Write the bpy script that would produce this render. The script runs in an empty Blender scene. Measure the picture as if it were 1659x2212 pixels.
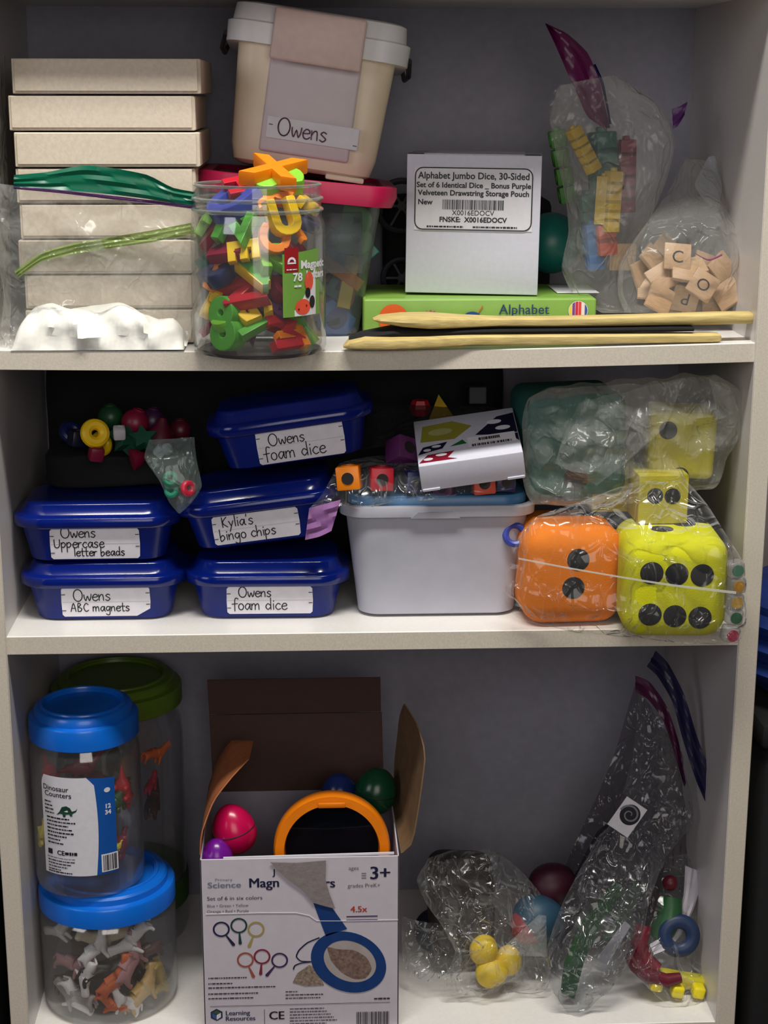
import bpy, bmesh, math, random
from mathutils import Vector, Matrix, Euler, noise
random.seed(7)
sc = bpy.context.scene
COL = sc.collection
PI = math.pi
# ---------------- camera ----------------
FPX, PIT, YAW, ROL = 3516.03, 0.252129, 0.0487885, 0.00146251
CP = Vector((0.309637, -1.596567, 0.243634))
FW = Vector((math.sin(YAW)*math.cos(PIT), math.cos(YAW)*math.cos(PIT), -math.sin(PIT)))
R0 = Vector((math.cos(YAW), -math.sin(YAW), 0)); U0 = R0.cross(FW)
RT = R0*math.cos(ROL)+U0*math.sin(ROL); UP = U0*math.cos(ROL)-R0*math.sin(ROL)
cd = bpy.data.cameras.new('camera'); cam = bpy.data.objects.new('camera', cd); COL.objects.link(cam)
m = Matrix.Identity(4)
for i in range(3):
    m[i][0] = RT[i]; m[i][1] = UP[i]; m[i][2] = -FW[i]; m[i][3] = CP[i]
cam.matrix_world = m
cd.sensor_fit = 'VERTICAL'; cd.sensor_height = 36; cd.lens = FPX/2212*36; cd.clip_start = .01
sc.camera = cam
# ---------------- world, lights, exposure ----------------
w = bpy.data.worlds.new('world'); sc.world = w; w.use_nodes = True
w.node_tree.nodes['Background'].inputs[0].default_value = (.55, .58, .70, 1)
w.node_tree.nodes['Background'].inputs[1].default_value = .02
def area(name, loc, target, size, power, col, sy=None):
    l = bpy.data.lights.new(name, 'AREA'); l.energy = power; l.color = col; l.size = size
    if sy: l.shape = 'RECTANGLE'; l.size_y = sy
    o = bpy.data.objects.new(name, l); COL.objects.link(o); o.location = loc
    o.rotation_euler = (Vector(target)-Vector(loc)).to_track_quat('-Z', 'Y').to_euler()
    return o
area('ceiling_light', (.42, -.62, 1.6), (.40, 0, -.3), 1.3, 45, (1, .975, .90), .22)
area('window_light', (-1.75, -1.75, .75), (.45, .1, -.2), 1.0, 10, (.90, .90, 1))
area('room_light', (.5, -2.4, .5), (.35, .1, -.5), 1.2, 14, (1, .94, .88))
sc.view_settings.view_transform = 'Standard'; sc.view_settings.look = 'None'
sc.view_settings.gamma = 1; sc.view_settings.use_curve_mapping = False
sc.view_settings.exposure = 0.0
sc.cycles.transparent_max_bounces = 32; sc.cycles.max_bounces = 7; sc.cycles.diffuse_bounces = 3; sc.cycles.glossy_bounces = 3
# ---------------- helpers ----------------
def ray(x, y): return FW+RT*((x-829.5)/FPX)+UP*((1106-y)/FPX)
def at(x, y, Y): d = ray(x, y); return CP+d*((Y-CP.y)/d.y)
def atz(x, y, Z): d = ray(x, y); return CP+d*((Z-CP.z)/d.z)
def srgb(c): return tuple((v/255/12.92 if v/255 <= .04045 else ((v/255+.055)/1.055)**2.4) for v in c)+(1,)
MATS = {}
def mat(name, col, rough=.5, var=.06, nscale=60, bump=0, bscale=120, metal=0, spec=.5, coat=0, alpha=1, stretch=None):
    if name in MATS: return MATS[name]
    m = bpy.data.materials.new(name); m.use_nodes = True; nt = m.node_tree; n = nt.nodes; b = n['Principled BSDF']
    c = srgb(col); tc = n.new('ShaderNodeTexCoord'); src = tc.outputs['Object']
    if stretch:
        mp = n.new('ShaderNodeMapping'); mp.inputs['Scale'].default_value = stretch
        nt.links.new(src, mp.inputs[0]); src = mp.outputs[0]
    if var:
        nz = n.new('ShaderNodeTexNoise'); nz.inputs['Scale'].default_value = nscale; nz.inputs['Detail'].default_value = 3
        nt.links.new(src, nz.inputs['Vector'])
        r = n.new('ShaderNodeValToRGB'); r.color_ramp.elements[0].position = .3; r.color_ramp.elements[1].position = .7
        r.color_ramp.elements[0].color = tuple(v*(1-var*2) for v in c[:3])+(1,)
        r.color_ramp.elements[1].color = tuple(min(1, v*(1+var)) for v in c[:3])+(1,)
        nt.links.new(nz.outputs['Fac'], r.inputs[0]); nt.links.new(r.outputs[0], b.inputs['Base Color'])
    else: b.inputs['Base Color'].default_value = c
    b.inputs['Roughness'].default_value = rough; b.inputs['Metallic'].default_value = metal
    b.inputs['Specular IOR Level'].default_value = spec; b.inputs['Coat Weight'].default_value = coat
    b.inputs['Coat Roughness'].default_value = .12
    if alpha < 1: b.inputs['Alpha'].default_value = alpha
    if bump:
        nb = n.new('ShaderNodeTexNoise'); nb.inputs['Scale'].default_value = bscale; nt.links.new(src, nb.inputs['Vector'])
        bp = n.new('ShaderNodeBump'); bp.inputs['Strength'].default_value = bump; bp.inputs['Distance'].default_value = .002
        nt.links.new(nb.outputs['Fac'], bp.inputs['Height']); nt.links.new(bp.outputs[0], b.inputs['Normal'])
    MATS[name] = m; return m
def film(name, tint, haze, hazecol, gloss=.12, bump=0, bscale=40, edge=.5, ior=1.45, fp=6):
    """clear plastic: see-through, a little milky, mirror-like glints, denser at grazing angles"""
    if name in MATS: return MATS[name]
    m = bpy.data.materials.new(name); m.use_nodes = True; nt = m.node_tree; n = nt.nodes; L = nt.links
    n.remove(n['Principled BSDF']); out = n['Material Output']
    tr = n.new('ShaderNodeBsdfTransparent'); tr.inputs[0].default_value = tuple(tint)+(1,)
    df = n.new('ShaderNodeBsdfDiffuse'); df.inputs[0].default_value = srgb(hazecol)
    gl = n.new('ShaderNodeBsdfGlossy'); gl.inputs['Roughness'].default_value = gloss
    lw = n.new('ShaderNodeLayerWeight'); lw.inputs['Blend'].default_value = .5
    pw = n.new('ShaderNodeMath'); pw.operation = 'POWER'; pw.inputs[1].default_value = fp
    ml = n.new('ShaderNodeMath'); ml.operation = 'MULTIPLY_ADD'; ml.inputs[1].default_value = edge; ml.inputs[2].default_value = haze
    f0 = ((ior-1)/(ior+1))**2
    p5 = n.new('ShaderNodeMath'); p5.operation = 'POWER'; p5.inputs[1].default_value = 4.2
    fr = n.new('ShaderNodeMath'); fr.operation = 'MULTIPLY_ADD'; fr.inputs[1].default_value = .75; fr.inputs[2].default_value = f0
    L.new(lw.outputs['Facing'], p5.inputs[0]); L.new(p5.outputs[0], fr.inputs[0])
    m1 = n.new('ShaderNodeMixShader'); m2 = n.new('ShaderNodeMixShader')
    L.new(lw.outputs['Facing'], pw.inputs[0]); L.new(pw.outputs[0], ml.inputs[0]); L.new(ml.outputs[0], m1.inputs[0])
    L.new(tr.outputs[0], m1.inputs[1]); L.new(df.outputs[0], m1.inputs[2])
    L.new(fr.outputs[0], m2.inputs[0]); L.new(m1.outputs[0], m2.inputs[1]); L.new(gl.outputs[0], m2.inputs[2])
    L.new(m2.outputs[0], out.inputs[0])
    if bump:
        tc = n.new('ShaderNodeTexCoord'); mp = n.new('ShaderNodeMapping'); mp.inputs['Scale'].default_value = (1, 1, .45); mp.inputs['Rotation'].default_value = (0, .5, 0)
        nb = n.new('ShaderNodeTexNoise'); nb.inputs['Scale'].default_value = bscale*.4; nb.inputs['Detail'].default_value = 2
        mxv = n.new('ShaderNodeMixRGB'); mxv.blend_type = 'ADD'; mxv.inputs[0].default_value = .05
        L.new(tc.outputs['Object'], mp.inputs[0]); L.new(tc.outputs['Object'], nb.inputs['Vector']); L.new(mp.outputs[0], mxv.inputs[1]); L.new(nb.outputs['Color'], mxv.inputs[2])
        last = nb.outputs['Fac']
        for sc_, am in ((bscale*.55, .9), (bscale*1.3, .35)):
            vo = n.new('ShaderNodeTexVoronoi'); vo.feature = 'DISTANCE_TO_EDGE'; vo.inputs['Scale'].default_value = sc_
            mn = n.new('ShaderNodeMapRange'); mn.interpolation_type = 'SMOOTHSTEP'; mn.inputs['From Max'].default_value = .10; mn.inputs['To Min'].default_value = 1; mn.inputs['To Max'].default_value = 0
            ad = n.new('ShaderNodeMath'); ad.operation = 'MULTIPLY_ADD'; ad.inputs[1].default_value = am
            L.new(mxv.outputs[0], vo.inputs['Vector']); L.new(vo.outputs['Distance'], mn.inputs['Value']); L.new(mn.outputs[0], ad.inputs[0]); L.new(last, ad.inputs[2]); last = ad.outputs[0]
        bp = n.new('ShaderNodeBump'); bp.inputs['Strength'].default_value = bump; bp.inputs['Distance'].default_value = .004
        L.new(last, bp.inputs['Height'])
        for q in (df, gl, lw): L.new(bp.outputs[0], q.inputs['Normal'])
    MATS[name] = m; return m
class MB:
    def __init__(s): s.v = []; s.f = []; s.marks = []
    def add(s, vs, fs, mx=None):
        o = len(s.v); s.v += [(mx @ Vector(v)) if mx else Vector(v) for v in vs]; s.f += [tuple(i+o for i in f) for f in fs]; return s
    def box(s, c, d, mx=None):
        x, y, z = c; a, b, e = d[0]/2, d[1]/2, d[2]/2
        vs = [(x+i*a, y+j*b, z+k*e) for k in (-1, 1) for j in (-1, 1) for i in (-1, 1)]
        return s.add(vs, [(0, 2, 3, 1), (4, 5, 7, 6), (0, 1, 5, 4), (2, 6, 7, 3), (0, 4, 6, 2), (1, 3, 7, 5)], mx)
    def rbox(s, c, d, r=.002, seg=2, mx=None):
        bm = bmesh.new(); bmesh.ops.create_cube(bm, size=1)
        for v in bm.verts: v.co = Vector((v.co.x*d[0]+c[0], v.co.y*d[1]+c[1], v.co.z*d[2]+c[2]))
        bmesh.ops.bevel(bm, geom=bm.edges[:], offset=r, segments=seg, profile=.5, affect='EDGES')
        bm.verts.index_update(); s.add([v.co.copy() for v in bm.verts], [tuple(v.index for v in f.verts) for f in bm.faces], mx); bm.free(); return s
    def loft(s, rings, cap0=True, cap1=True, close=True, mx=None):
        n = len(rings[0]); vs = [p for r in rings for p in r]; fs = []
        for i in range(len(rings)-1):
            for j in range(n if close else n-1):
                k = (j+1) % n; fs.append((i*n+j, i*n+k, (i+1)*n+k, (i+1)*n+j))
        if cap0: fs.append(tuple(range(n))[::-1])
        if cap1: fs.append(tuple((len(rings)-1)*n+j for j in range(n)))
        return s.add(vs, fs, mx)
    def lathe(s, prof, n=48, mx=None, cap0=True, cap1=True):
        return s.loft([[(r*math.cos(2*PI*j/n), r*math.sin(2*PI*j/n), z) for j in range(n)] for r, z in prof], cap0, cap1, True, mx)
    def rr(s, levels, k=6, mx=None, cap0=True, cap1=True):
        """loft of rounded rectangles: (w, d, r, z[, cx, cy])"""
        rings = []
        for lv in levels:
            w_, d_, r, z = lv[:4]; cx, cy = (lv[4], lv[5]) if len(lv) > 4 else (0, 0); ring = []
            for q, (sx, sy) in enumerate([(1, 1), (-1, 1), (-1, -1), (1, -1)]):
                for j in range(k+1):
                    a = q*PI/2+j*PI/2/k; ring.append((cx+sx*(w_/2-r)+r*math.cos(a), cy+sy*(d_/2-r)+r*math.sin(a), z))
            rings.append(ring)
        return s.loft(rings, cap0, cap1, True, mx)
    def tube(s, pts, r, n=8, closed=False, mx=None, flat=1):
        pts = [Vector(p) for p in pts]; rings = []; N = len(pts); ref = Vector((.13, .9, .21)).normalized()
        for i, p in enumerate(pts):
            a = pts[(i-1) % N] if (closed or i) else p; b = pts[(i+1) % N] if (closed or i < N-1) else p
            t = (b-a).normalized(); u = t.cross(ref).normalized(); v = t.cross(u); rr_ = r[i] if isinstance(r, (list, tuple)) else r
            rings.append([p+u*rr_*math.cos(2*PI*j/n)+v*rr_*flat*math.sin(2*PI*j/n) for j in range(n)])
        if closed: rings.append(rings[0])
        return s.loft(rings, not closed, not closed, True, mx)
    def prism(s, poly, y0, y1, mx=None):
        n = len(poly); return s.loft([[(x, y0, z) for x, z in poly], [(x, y1, z) for x, z in poly]], True, True, True, mx)
    def ball(s, c, r, sc_=(1, 1, 1), nu=20, nv=12, mx=None, egg=0):
        rings = []
        for i in range(1, nv):
            t = PI*i/nv; z = -math.cos(t); q = math.sin(t)*(1-egg*z)
            rings.append([(c[0]+r*sc_[0]*q*math.cos(2*PI*j/nu), c[1]+r*sc_[1]*q*math.sin(2*PI*j/nu), c[2]+r*sc_[2]*z) for j in range(nu)])
        return s.loft(rings, True, True, True, mx)
    def torus(s, R, r, n=40, k=12, mx=None, flat=1):
        vs = []; fs = []
        for i in range(n):
            a = 2*PI*i/n
            for j in range(k):
                b = 2*PI*j/k; q = R+r*math.cos(b); vs.append((q*math.cos(a), q*math.sin(a), r*flat*math.sin(b)))
                fs.append((i*k+j, ((i+1) % n)*k+j, ((i+1) % n)*k+(j+1) % k, i*k+(j+1) % k))
        return s.add(vs, fs, mx)
    def wrap(s, r):
        s.v = [Vector(((r-v.y)*math.sin(v.x/r), -(r-v.y)*math.cos(v.x/r), v.z)) for v in s.v]; return s
    def mark(s): s.marks.append((len(s.v), len(s.f))); return s
    def build_parts(s, name, mt, parent, mx=None):
        """one object per marked piece (a line of print, a word)"""
        if not s.marks or s.marks[-1][0] < len(s.v): s.mark()
        a = b = 0
        for v1, f1 in s.marks:
            if v1 > a:
                q = MB(); q.v = s.v[a:v1]; q.f = [tuple(i-a for i in f) for f in s.f[b:f1]]; q.build(name, mt, parent, False, mx=mx)
            a, b = v1, f1
    def build(s, name, mt, parent=None, smooth=True, mx=None, loc=None, top=False, ang=35):
        """parent given: verts are in its frame (unless the parent carries 'wl': then they are world coordinates)"""
        vs = s.v; o_loc = Vector((0, 0, 0))
        if mx: vs = [mx @ v for v in vs]
        if parent is not None and parent.get('wl') is not None: pl = parent.location; vs = [v-pl for v in vs]
        if parent is None:
            xs = [v.x for v in vs]; ys = [v.y for v in vs]; zs = [v.z for v in vs]
            o_loc = Vector(((min(xs)+max(xs))/2, (min(ys)+max(ys))/2, min(zs))); vs = [v-o_loc for v in vs]
        me = bpy.data.meshes.new(name); me.from_pydata([tuple(v) for v in vs], [], s.f); me.update()
        bm = bmesh.new(); bm.from_mesh(me); bmesh.ops.recalc_face_normals(bm, faces=bm.faces[:]); bm.to_mesh(me); bm.free()
        if smooth:
            me.polygons.foreach_set('use_smooth', [True]*len(me.polygons)); me.set_sharp_from_angle(angle=math.radians(ang))
        me.materials.append(mt)
        o = bpy.data.objects.new(name, me); COL.objects.link(o); o.location = o_loc
        if parent is not None: o.parent = parent
        if parent is None and loc: o.location = loc
        return o
def tag(o, label, cat, group=None, kind=None):
    if label: o['label'] = label
    if cat: o['category'] = cat
    if group: o['group'] = group
    if kind: o['kind'] = kind
    return o
def thing(name, label, cat, loc, rot=(0, 0, 0), group=None, wl=False):
    o = bpy.data.objects.new(name, None); COL.objects.link(o); o.empty_display_size = .01
    o.location = loc; o.rotation_euler = rot
    if wl: o['wl'] = 1
    return tag(o, label, cat, group)
def T(x=0, y=0, z=0): return Matrix.Translation((x, y, z))
def RX(a): return Matrix.Rotation(math.radians(a), 4, 'X')
def RY(a): return Matrix.Rotation(math.radians(a), 4, 'Y')
def RZ(a): return Matrix.Rotation(math.radians(a), 4, 'Z')
def D(a): return math.radians(a)
# --- printed text as flat meshes in the x-z plane, facing -y ---
def glyphs(txt, size, align='CENTER', ext=0, bold=0, res=3, bev=0, xs=1.0):
    c = bpy.data.curves.new('t', 'FONT'); c.body = txt; c.size = size; c.align_x = align; c.extrude = ext; c.offset = bold
    c.resolution_u = res; c.bevel_depth = bev; c.bevel_resolution = 1
    o = bpy.data.objects.new('t', c); me = bpy.data.meshes.new_from_object(o)
    vs = [Vector((v.co.x*xs, -v.co.z, v.co.y)) for v in me.vertices]; fs = [tuple(p.vertices) for p in me.polygons]
    bpy.data.objects.remove(o); bpy.data.curves.remove(c); bpy.data.meshes.remove(me); return vs, fs
def words(items, y=-.0004):
    """items: (text, x, z, size[, align[, bold[, xscale]]])"""
    mb = MB()
    for it in items:
        t, x, z, s_ = it[:4]; al = it[4] if len(it) > 4 else 'CENTER'; bo = it[5] if len(it) > 5 else 0; xs = it[6] if len(it) > 6 else 1
        vs, fs = glyphs(t, s_, al, bold=bo, xs=xs); mb.add(vs, fs, T(x, y, z)).mark()
    return mb
def bars(mb, x0, x1, z, h, seed=0, y=-.0004):
    """a line of print too small to read"""
    rnd = random.Random(seed); x = x0
    while x < x1:
        l = min(rnd.uniform(.0012, .005), x1-x); mb.box((x+l/2, y, z), (l, .0001, h*rnd.uniform(.7, 1))); x += l+.0007
def barcode(mb, x0, x1, z0, z1, seed=1, y=-.0004):
    rnd = random.Random(seed); x = x0
    while x < x1:
        l = rnd.choice([.0004, .0007, .0012]); mb.box((x+l/2, y, (z0+z1)/2), (l, .0001, z1-z0)); x += l+rnd.choice([.0004, .0007, .001])
# --- handwriting: strokes ---
def arc(cx, cy, rx, ry, a0, a1, n=14): return [(cx+rx*math.cos(math.radians(a0+(a1-a0)*i/n)), cy+ry*math.sin(math.radians(a0+(a1-a0)*i/n))) for i in range(n+1)]
HW = {'O': (.85, [arc(.38, .45, .34, .5, 100, 462, 22)]), 'w': (.62, [[(0, .5), (.03, .2), (.14, 0), (.27, .38), (.4, 0), (.52, .25), (.55, .55)]]),
 'e': (.52, [[(.05, .27), (.4, .32), (.38, .48), (.2, .52), (.04, .3), (.1, .05), (.28, -.02), (.46, .1)]]), 'n': (.5, [[(0, .5), (.03, 0)], [(.03, .25), (.16, .48), (.32, .45), (.36, 0)]]),
 's': (.48, [[(.36, .46), (.2, .53), (.06, .4), (.2, .28), (.36, .14), (.2, -.02), (.02, .06)]]), 'f': (.42, [[(.42, .92), (.28, 1), (.16, .82), (.15, -.12)], [(-.06, .48), (.36, .52)]]),
 'o': (.5, [arc(.22, .25, .19, .26, 90, 450, 14)]), 'a': (.55, [[(.42, .42), (.22, .52), (.04, .26), (.2, 0), (.4, .36), (.43, .5), (.42, .1), (.52, 0)]]),
 'm': (.72, [[(0, .5), (0, 0)], [(0, .3), (.13, .5), (.26, .42), (.27, 0)], [(.27, .3), (.42, .5), (.54, .42), (.57, 0)]]), 'd': (.55, [[(.4, .35), (.2, .5), (.03, .25), (.2, 0), (.4, .2)], [(.41, 1), (.43, 0)]]),
 'i': (.22, [[(.08, .5), (.09, 0)], [(.09, .7), (.11, .76)]]), 'c': (.48, [[(.4, .43), (.22, .52), (.03, .25), (.2, -.01), (.42, .08)]]), 'u': (.52, [[(0, .5), (.03, .1), (.2, 0), (.36, .15), (.39, .5), (.42, 0)]]),
 'U': (.62, [[(0, .8), (.03, .15), (.25, 0), (.45, .2), (.48, .8)]]), 'p': (.5, [[(0, .5), (.02, -.42)], [(.02, .35), (.2, .53), (.38, .3), (.2, .04), (.03, .1)]]), 'r': (.38, [[(0, .5), (.02, 0)], [(.02, .26), (.15, .48), (.3, .47)]]),
 'l': (.2, [[(.06, 1), (.07, 0)]]), 't': (.42, [[(.15, .88), (.15, .05), (.32, 0)], [(-.04, .52), (.36, .52)]]), 'b': (.5, [[(.02, 1), (.03, 0), (.2, -.01), (.38, .2), (.24, .46), (.04, .28)]]),
 'g': (.52, [[(.4, .44), (.2, .52), (.03, .28), (.2, .04), (.38, .3)], [(.4, .5), (.38, -.3), (.2, -.42), (.02, -.3)]]), 'h': (.5, [[(.02, 1), (.03, 0)], [(.03, .25), (.18, .48), (.34, .42), (.37, 0)]]),
 'K': (.58, [[(.03, .9), (.05, 0)], [(.42, .9), (.06, .42), (.45, 0)]]), 'y': (.46, [[(0, .5), (.16, .1)], [(.36, .5), (.02, -.42)]]), "'": (.2, [[(.08, .95), (.05, .75)]]),
 'A': (.68, [[(0, 0), (.28, .9), (.5, 0)], [(.1, .35), (.45, .35)]]), 'B': (.58, [[(.03, 0), (.05, .88), (.32, .75), (.1, .48), (.4, .3), (.28, .02), (.03, 0)]]), 'C': (.6, [[(.48, .75), (.25, .88), (.03, .45), (.22, 0), (.5, .12)]]), ' ': (.35, []), '-': (.4, [[(0, .4), (.25, .42)]])}
def write(mb, txt, x, z, size, wd=.0011, slope=0, y=-.0006):
    for ch in txt:
        adv, strokes = HW[ch]
        for st in strokes:
            pts = [Vector((x+px*size, y, z+pz*size+slope*(x+px*size))) for px, pz in st]
            if len(pts) > 2:
                sm = []
                for i in range(len(pts)-1):
                    p0, p1, p2, p3 = pts[max(i-1, 0)], pts[i], pts[i+1], pts[min(i+2, len(pts)-1)]
                    for k in range(3):
                        t = k/3; sm.append(.5*((2*p1)+(p2-p0)*t+(2*p0-5*p1+4*p2-p3)*t*t+(3*p1-p0-3*p2+p3)*t**3))
                pts = sm+[pts[-1]]
            for i in range(len(pts)-1):
                a, b = pts[i], pts[i+1]; d = (b-a)
                if d.length < 1e-6: continue
                u = Vector((-d.z, 0, d.x)).normalized()*wd/2; e = d.normalized()*wd*.35
                mb.add([a-e-u, b+e-u, b+e+u, a-e+u], [(0, 1, 2, 3)])
        x += adv*size
        if ch == ' ': mb.mark()
    mb.mark(); return x
def fit_in(o, cx, cy, R, z0, z1, tan=True):
    """nudge a small thing so that it lies inside a round container"""
    if tan: o.rotation_euler.z += math.atan2(o.location.x-cx, -(o.location.y-cy))
    M_ = Matrix.LocRotScale(Vector((0, 0, 0)), o.rotation_euler, o.scale); vs = [M_ @ v.co for v in o.data.vertices]; c = o.location
    zl = min(v.z for v in vs); zh = max(v.z for v in vs)
    if c.z+zh > z1: c.z = z1-zh
    if c.z+zl < z0: c.z = z0-zl
    x, y = c.x-cx, c.y-cy
    for it in range(80):
        if max((x+v.x)**2+(y+v.y)**2 for v in vs) <= R*R: break
        d = math.hypot(x, y)
        if d < .0012: o.scale = o.scale*.92; vs = [v*.92 for v in vs]; continue
        x -= x/d*.001; y -= y/d*.001
    c.x, c.y = cx+x, cy+y
# --- plastic bags: two sheets joined at the edges, creased ---
def resample(P, n):
    P = [Vector(p) for p in P]; d = [0]
    for i in range(len(P)-1): d.append(d[-1]+(P[i+1]-P[i]).length)
    out = []
    for k in range(n):
        t = d[-1]*k/(n-1); i = max(j for j in range(len(d)) if d[j] <= t+1e-9); i = min(i, len(P)-2)
        f = (t-d[i])/max(1e-9, d[i+1]-d[i]); p0, p1, p2, p3 = P[max(i-1, 0)], P[i], P[i+1], P[min(i+2, len(P)-1)]
        cr = .5*((2*p1)+(p2-p0)*f+(2*p0-5*p1+4*p2-p3)*f*f+(3*p1-p0-3*p2+p3)*f**3)
        out.append(cr.lerp(p1.lerp(p2, f), .5))
    return out
def tri(t): t = t % 1.0; return abs(t*2-1)
def creaser(seed, K=7, amp=.0035, f0=14, f1=34):
    rnd = random.Random(seed); W_ = []
    for i in range(K):
        a = rnd.uniform(0, PI); f = rnd.uniform(f0, f1); W_.append((math.cos(a)*f, math.sin(a)*f, rnd.random(), rnd.uniform(.4, 1)*amp*f0/f*1.3))
    def g(x, z):
        wx = x+.012*noise.noise(Vector((x*25, z*25, seed))); wz = z+.012*noise.noise(Vector((z*25, x*25, seed+9)))
        return sum(a*(tri(wx*fx+wz*fz+c)-.5) for fx, fz, c, a in W_)
    return g
def bag(name, Lp, Rp, Y, thick, mt, parent=None, nr=46, nc=40, seed=1, amp=.0035, back=True, bulge=.6, K=7, label=None, cat='bag', prof=None):
    """Lp, Rp: left and right outline, pixel points (x, y[, Y]) at depth Y"""
    c3 = lambda p: at(p[0], p[1], p[2] if len(p) > 2 else Y)
    Lw = resample([c3(p) for p in Lp], nr); Rw = resample([c3(p) for p in Rp], nr)
    g = creaser(seed, K, amp*1.5); vs = []; fs = []; nb = 2 if back else 1
    for sd in range(nb):
        for i in range(nr):
            ti = i/(nr-1); pr_ = prof(ti) if prof else max(0., math.sin(PI*min(1, .04+ti*.96)))**bulge
            for j in range(nc):
                s_ = j/(nc-1); p = Lw[i].lerp(Rw[i], s_); h = max(0., math.sin(PI*s_))**bulge*pr_
                cr = g(p.x+sd*.37, p.z)
                ed = min(1, h*2.5+.12)
                p = p+Vector((g(p.z+.5, p.x)*.35*ed, (-thick*.5*h if sd == 0 else thick*.5*h)+cr*ed*(1 if sd == 0 else .6), g(p.x+.9, p.z+.4)*.3*ed))
                vs.append(p)
    for sd in range(nb):
        o = sd*nr*nc
        for i in range(nr-1):
            for j in range(nc-1):
                a, b, c, d = o+i*nc+j, o+i*nc+j+1, o+(i+1)*nc+j+1, o+(i+1)*nc+j
                fs.append((a, b, c, d) if sd == 0 else (d, c, b, a))
    mb = MB(); mb.add(vs, fs); ob = mb.build(name, mt, parent, smooth=True, ang=28)
    if parent is None and label: tag(ob, label, cat)
    return ob
def strip(name, pts_top, pts_bot, Y, th, mt, parent, n=26, wav=.0012, seed=3):
    """a thick ribbon (zip strip) between two pixel polylines"""
    c3 = lambda p: at(p[0], p[1], p[2] if len(p) > 2 else Y)
    A = resample([c3(p) for p in pts_top], n); B = resample([c3(p) for p in pts_bot], n); rings = []
    for i in range(n):
        ring = []
        for k in range(7):
            p = A[i].lerp(B[i], k/6); ring.append(p+Vector((0, wav*math.sin(k*2.6+i*.25)-th/2, 0)))
        for k in range(6, -1, -1):
            p = A[i].lerp(B[i], k/6); ring.append(p+Vector((0, wav*math.sin(k*2.6+i*.25)+th/2, 0)))
        rings.append(ring)
    return MB().loft(rings).build(name, mt, parent)
# ---------------- materials ----------------
LAM = mat('white_laminate', (232, 228, 224), .32, .02, 300, bump=.02, bscale=900)
EDGE = mat('cream_edge_band', (214, 205, 190), .5, .05, 500)
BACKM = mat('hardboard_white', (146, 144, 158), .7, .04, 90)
CREAM = mat('cream_card', (214, 200, 182), .75, .04, 260, bump=.06, bscale=500)
CARD = mat('white_card', (208, 208, 222), .45, .02, 200)
PAPER = mat('paper_white', (222, 220, 228), .6, .02, 150, bump=.05, bscale=200)
INK = mat('black_ink', (18, 18, 28), .5, 0)
MARK = mat('black_marker', (22, 22, 34), .45, 0)
PURPM = mat('purple_marker', (92, 20, 70), .45, 0)
CLEAR = film('clear_film', (.985, .985, .98), .09, (245, 245, 240), .16, .5, 45, .4, 1.28)
CLEARV = film('thin_clear_film', (.97, .97, .97), .02, (235, 235, 235), .13, .8, 40, .6, 1.5, 2.8)
JAR = film('clear_jar_plastic', (.985, .988, .988), .02, (235, 235, 230), .08, 0, 40, .25, 1.75)
TUBM = film('frosted_tub_plastic', (.74, .77, .79), .08, (170, 175, 180), .2, 0, 40, .5, 1.5, 3)
LEANF = film('shade_tinted_film', (.86, .87, .88), .03, (190, 188, 192), .13, .8, 40, .55, 1.55, 2.8)  # tint darkened to stand for the shadows inside the leaning bag
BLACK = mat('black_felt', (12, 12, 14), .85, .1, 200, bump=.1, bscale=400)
# ---------------- bookcase ----------------
W_, DP = .76, .33
Z2, Z3, ZT, TH = -.2983, -.7617, .3375, .0195
bc = thing('bookcase', 'white laminate bookcase with three shelves full of school supplies', 'bookcase', (W_/2, 0, -1.0), wl=True)
def sz(x): return -.0012+.0028*x/W_-.0045*math.sin(PI*min(1, max(0, x/W_)))
def side(x0, x1):
    return MB().rbox(((x0+x1)/2, DP/2, -.15), (x1-x0, DP, 1.7), .0008, 1)
side(-.019, 0).build('side_panel', EDGE, bc); side(W_, W_+.0205).build('side_panel', EDGE, bc)
# inner facings carry the smooth laminate
for x0, x1 in ((0, .0006), (W_-.0006, W_)): MB().box(((x0+x1)/2, DP/2+.001, -.15), (x1-x0, DP-.003, 1.69)).build('inner_face', mat('side_laminate', (205, 200, 198), .32, .02, 300), bc, False)
MB().box((W_/2, DP+.002, -.15), (W_+.036, .004, 1.7)).build('back_panel', BACKM, bc, False)
def shelf(z, dz0=0, dz1=0, sag=0, rec=.004):
    n = 24; rings = []
    for i in range(n+1):
        x = W_*i/n; zz = z+dz0+(dz1-dz0)*i/n-sag*math.sin(PI*i/n)
        rings.append([(x, rec+.0012, zz-TH), (x, rec, zz-TH+.001), (x, rec, zz-.001), (x, rec+.0012, zz), (x, DP, zz), (x, DP, zz-TH)])
    s_ = MB().loft(rings).build('shelf', LAM, bc)
    band = []
    for i in range(n+1):
        x = W_*i/n; zz = z+dz0+(dz1-dz0)*i/n-sag*math.sin(PI*i/n)
        band.append([(x, rec-.0005, zz-TH+.0005), (x, rec-.0005, zz-.0006), (x, rec+.0006, zz-.0006), (x, rec+.0006, zz-TH+.0005)])
    MB().loft(band).build('edge_band', EDGE, s_ if False else bc)
shelf(0, -.0012, .0016, .0045); shelf(Z2, .0012, 0, 0); shelf(Z3); shelf(ZT+TH, 0, 0, .001)
tag(MB().box((.4, DP+.15, -.15), (4, .02, 3)).build('wall_back', mat('wall_paint', (150, 140, 140), .8, .03, 20), None, False), None, None, kind='structure')
tag(MB().box((.4, -.6, -1.02), (4, 2.2, .04)).build('floor', mat('floor_wood', (80, 62, 52), .6, .15, 8, stretch=(1, 8, 1)), None, False), None, None, kind='structure')
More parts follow.
